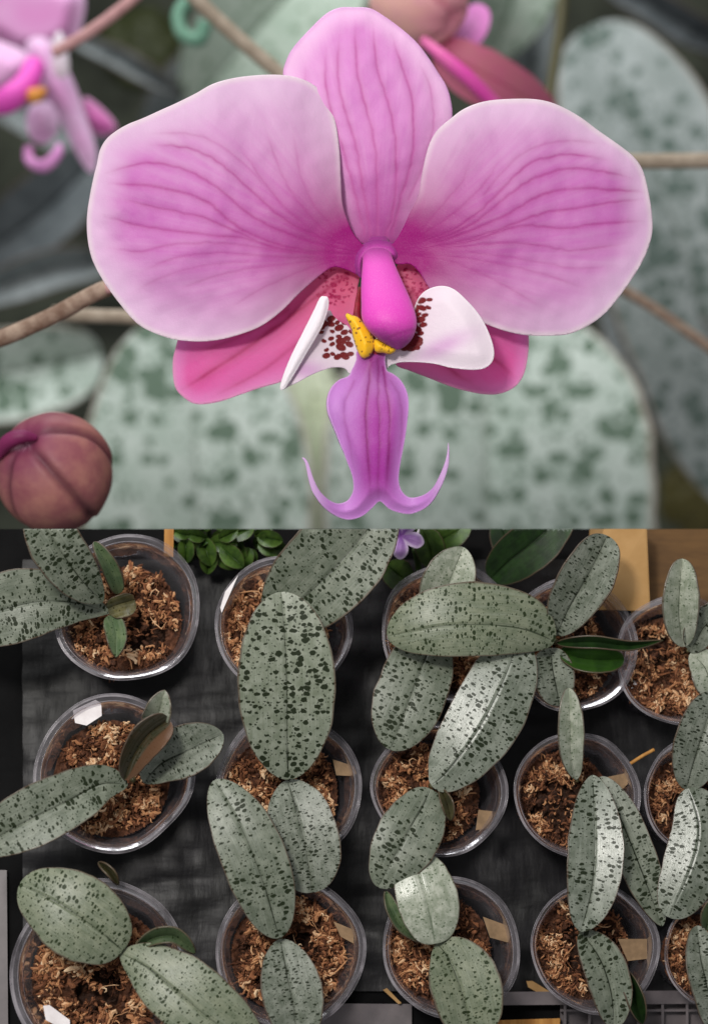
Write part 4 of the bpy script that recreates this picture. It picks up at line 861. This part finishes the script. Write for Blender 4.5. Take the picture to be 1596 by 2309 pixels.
finish('column', tube([VC(78, 150, -.47), VC(60, 190, -.45), VC(20, 225, -.44), VC(-20, 245, -.45)], [1.5 * q_ for q_ in [.012, .013, .014, .008]], 14), simple('hot_pink', srgb(214, 70, 178), srgb(226, 90, 190), 20), bf)
finish('callus', tube([VC(62, 212, -.45), VC(80, 216, -.44), VC(98, 206, -.45)], [1.5 * q_ for q_ in [.006, .008, .005]], 10), simple('callus_orange', srgb(206, 128, 60), srgb(220, 150, 60), 20), bf)
finish('tendril', tube([VC(66, 330, -.47), VC(68, 362, -.47), VC(100, 374, -.46), VC(128, 350, -.46), VC(134, 330, -.47)], [1.5 * q_ for q_ in [.005, .006, .007, .006, .004]], 10), simple('tendril_pink', srgb(206, 130, 196), srgb(226, 160, 214), 20), bf)

# leaves behind, rooted in the dark ground
def bgplant(label, leaves, base):
    t = thing('orchid_plant', label, 'plant', VB(*base), 'blurred orchid plants behind the flower')
    for mat, mid, wl, wr, z0, z1, kw in leaves:
        finish('leaf', leaf_bm(mid, wl, wr, (z0, z1), kw.pop('arch', 0.05), kw.pop('fold', 0.03), pt=VB, nu=36, nv=8, ribw=6, **kw), M[mat], t, solid=0.006)
    p = VB(*base); finish('stem', tube([p + Vector((0, 0, .5)), p + Vector((0, 0, .3)), p - Vector((0, 0, .3))], [.02, .025, .03], 12), M['leaf_olive'], t)
bgplant('plant with two huge pale blotched leaves under the big flower', [
    ('bg_yellow', [(700, 1500), (730, 1200), (715, 980), (690, 780)], 95, 95, -1.0, -.96, {}),
    ('bg_pale', [(470, 1560), (450, 1300), (440, 1000), (420, 705)], 268, 262, -.82, -.78, dict(prof=(.4, .42))),
    ('bg_pale', [(1100, 1560), (1096, 1300), (1095, 1000), (1100, 690)], 375, 385, -.84, -.80, dict(prof=(.4, .36)))], (780, 1560, -1.15))
bgplant('plant with a pale leaf at the left edge above the round bud', [
    ('bg_pale', [(-260, 900), (-120, 860), (60, 830), (228, 800)], 96, 118, -.95, -.9, dict(prof=(.4, .35))),
    ('bg_dark', [(300, 420), (200, 330), (90, 260), (-60, 210)], 60, 60, -1.1, -1.12, {}),
    ('bg_slate', [(260, 310), (150, 430), (40, 520), (-90, 600)], 85, 85, -1.0, -1.05, {}),
    ('bg_dark', [(-130, 690), (20, 640), (150, 600), (290, 590)], 44, 48, -.98, -1.0, {}),
    ('bg_dark', [(420, 215), (330, 165), (250, 120), (160, 90)], 28, 24, -.95, -1.0, {})], (-100, 760, -1.25))
bgplant('plant with a rounded grey leaf at the upper right', [
    ('bg_dark', [(1730, 1080), (1600, 900), (1480, 760), (1370, 640)], 130, 110, -.98, -.9, {}),
    ('bg_grey', [(1700, 1150), (1600, 750), (1470, 380), (1330, 60)], 200, 205, -.94, -.85, dict(prof=(.4, .38))),
    ('bg_slate', [(1350, -30), (1460, 10), (1560, 70), (1700, 130)], 42, 40, -1.0, -1.05, {})], (1720, 1160, -1.25))
bgplant('plant with soft green grey leaves along the top edge', [
    ('bg_green', [(820, -260), (690, -60), (560, 90), (430, 250)], 165, 150, -1.0, -1.05, {}),
    ('bg_green', [(1220, -280), (1180, -100), (1150, 20), (1110, 130)], 100, 110, -.95, -1.0, {}),
    ('bg_dark', [(1180, -160), (1215, 0), (1205, 120), (1190, 290)], 58, 52, -1.08, -1.1, {}),
    ('bg_dark', [(620, 60), (500, 150), (410, 230), (330, 360)], 70, 80, -1.12, -1.15, {})], (900, -270, -1.3))
tag(finish('plant_clip', tube([V(438, -10, -1.3), V(405, 30, -1.3), V(412, 75, -1.3), V(450, 88, -1.3), V(462, 50, -1.3)], [.012] * 5, 10), simple('jade_plastic', srgb(104, 150, 128), srgb(122, 166, 144), 20), None), 'blurred jade green plastic clip near the slanting beige stem', 'clip')
def mossclump(cx, cy, z, r, col, lab, seed):
    bm = bmesh.new(); bmesh.ops.create_icosphere(bm, subdivisions=4, radius=r * 2); c = V(cx, cy, z * 2.9)
    for v in bm.verts: v.co = v.co * (1 + .35 * noise.noise(v.co * 30 + Vector((seed, 0, 0)))) * (Vector((1, 1, .5)).length / 1.5); v.co.z *= .5; v.co += c
    return tag(finish('moss_clump', bm, col, None), lab, 'moss')
mossclump(320, 112, -1.3, .06, simple('olive_moss', srgb(36, 42, 10), srgb(52, 58, 16), 60), 'dark olive moss clump near the top between two blurred stems', 1)
mossclump(1575, 1120, -1.15, .05, simple('yellow_moss', srgb(66, 60, 22), srgb(98, 90, 44), 60), 'dull yellow moss clump at the right edge beside the huge pale leaf', 2)
mossclump(1505, 935, -1.1, .022, simple('rusty_bark', srgb(140, 92, 60), srgb(120, 76, 50), 60), 'small rusty bark chip right of the huge pale leaf', 3)
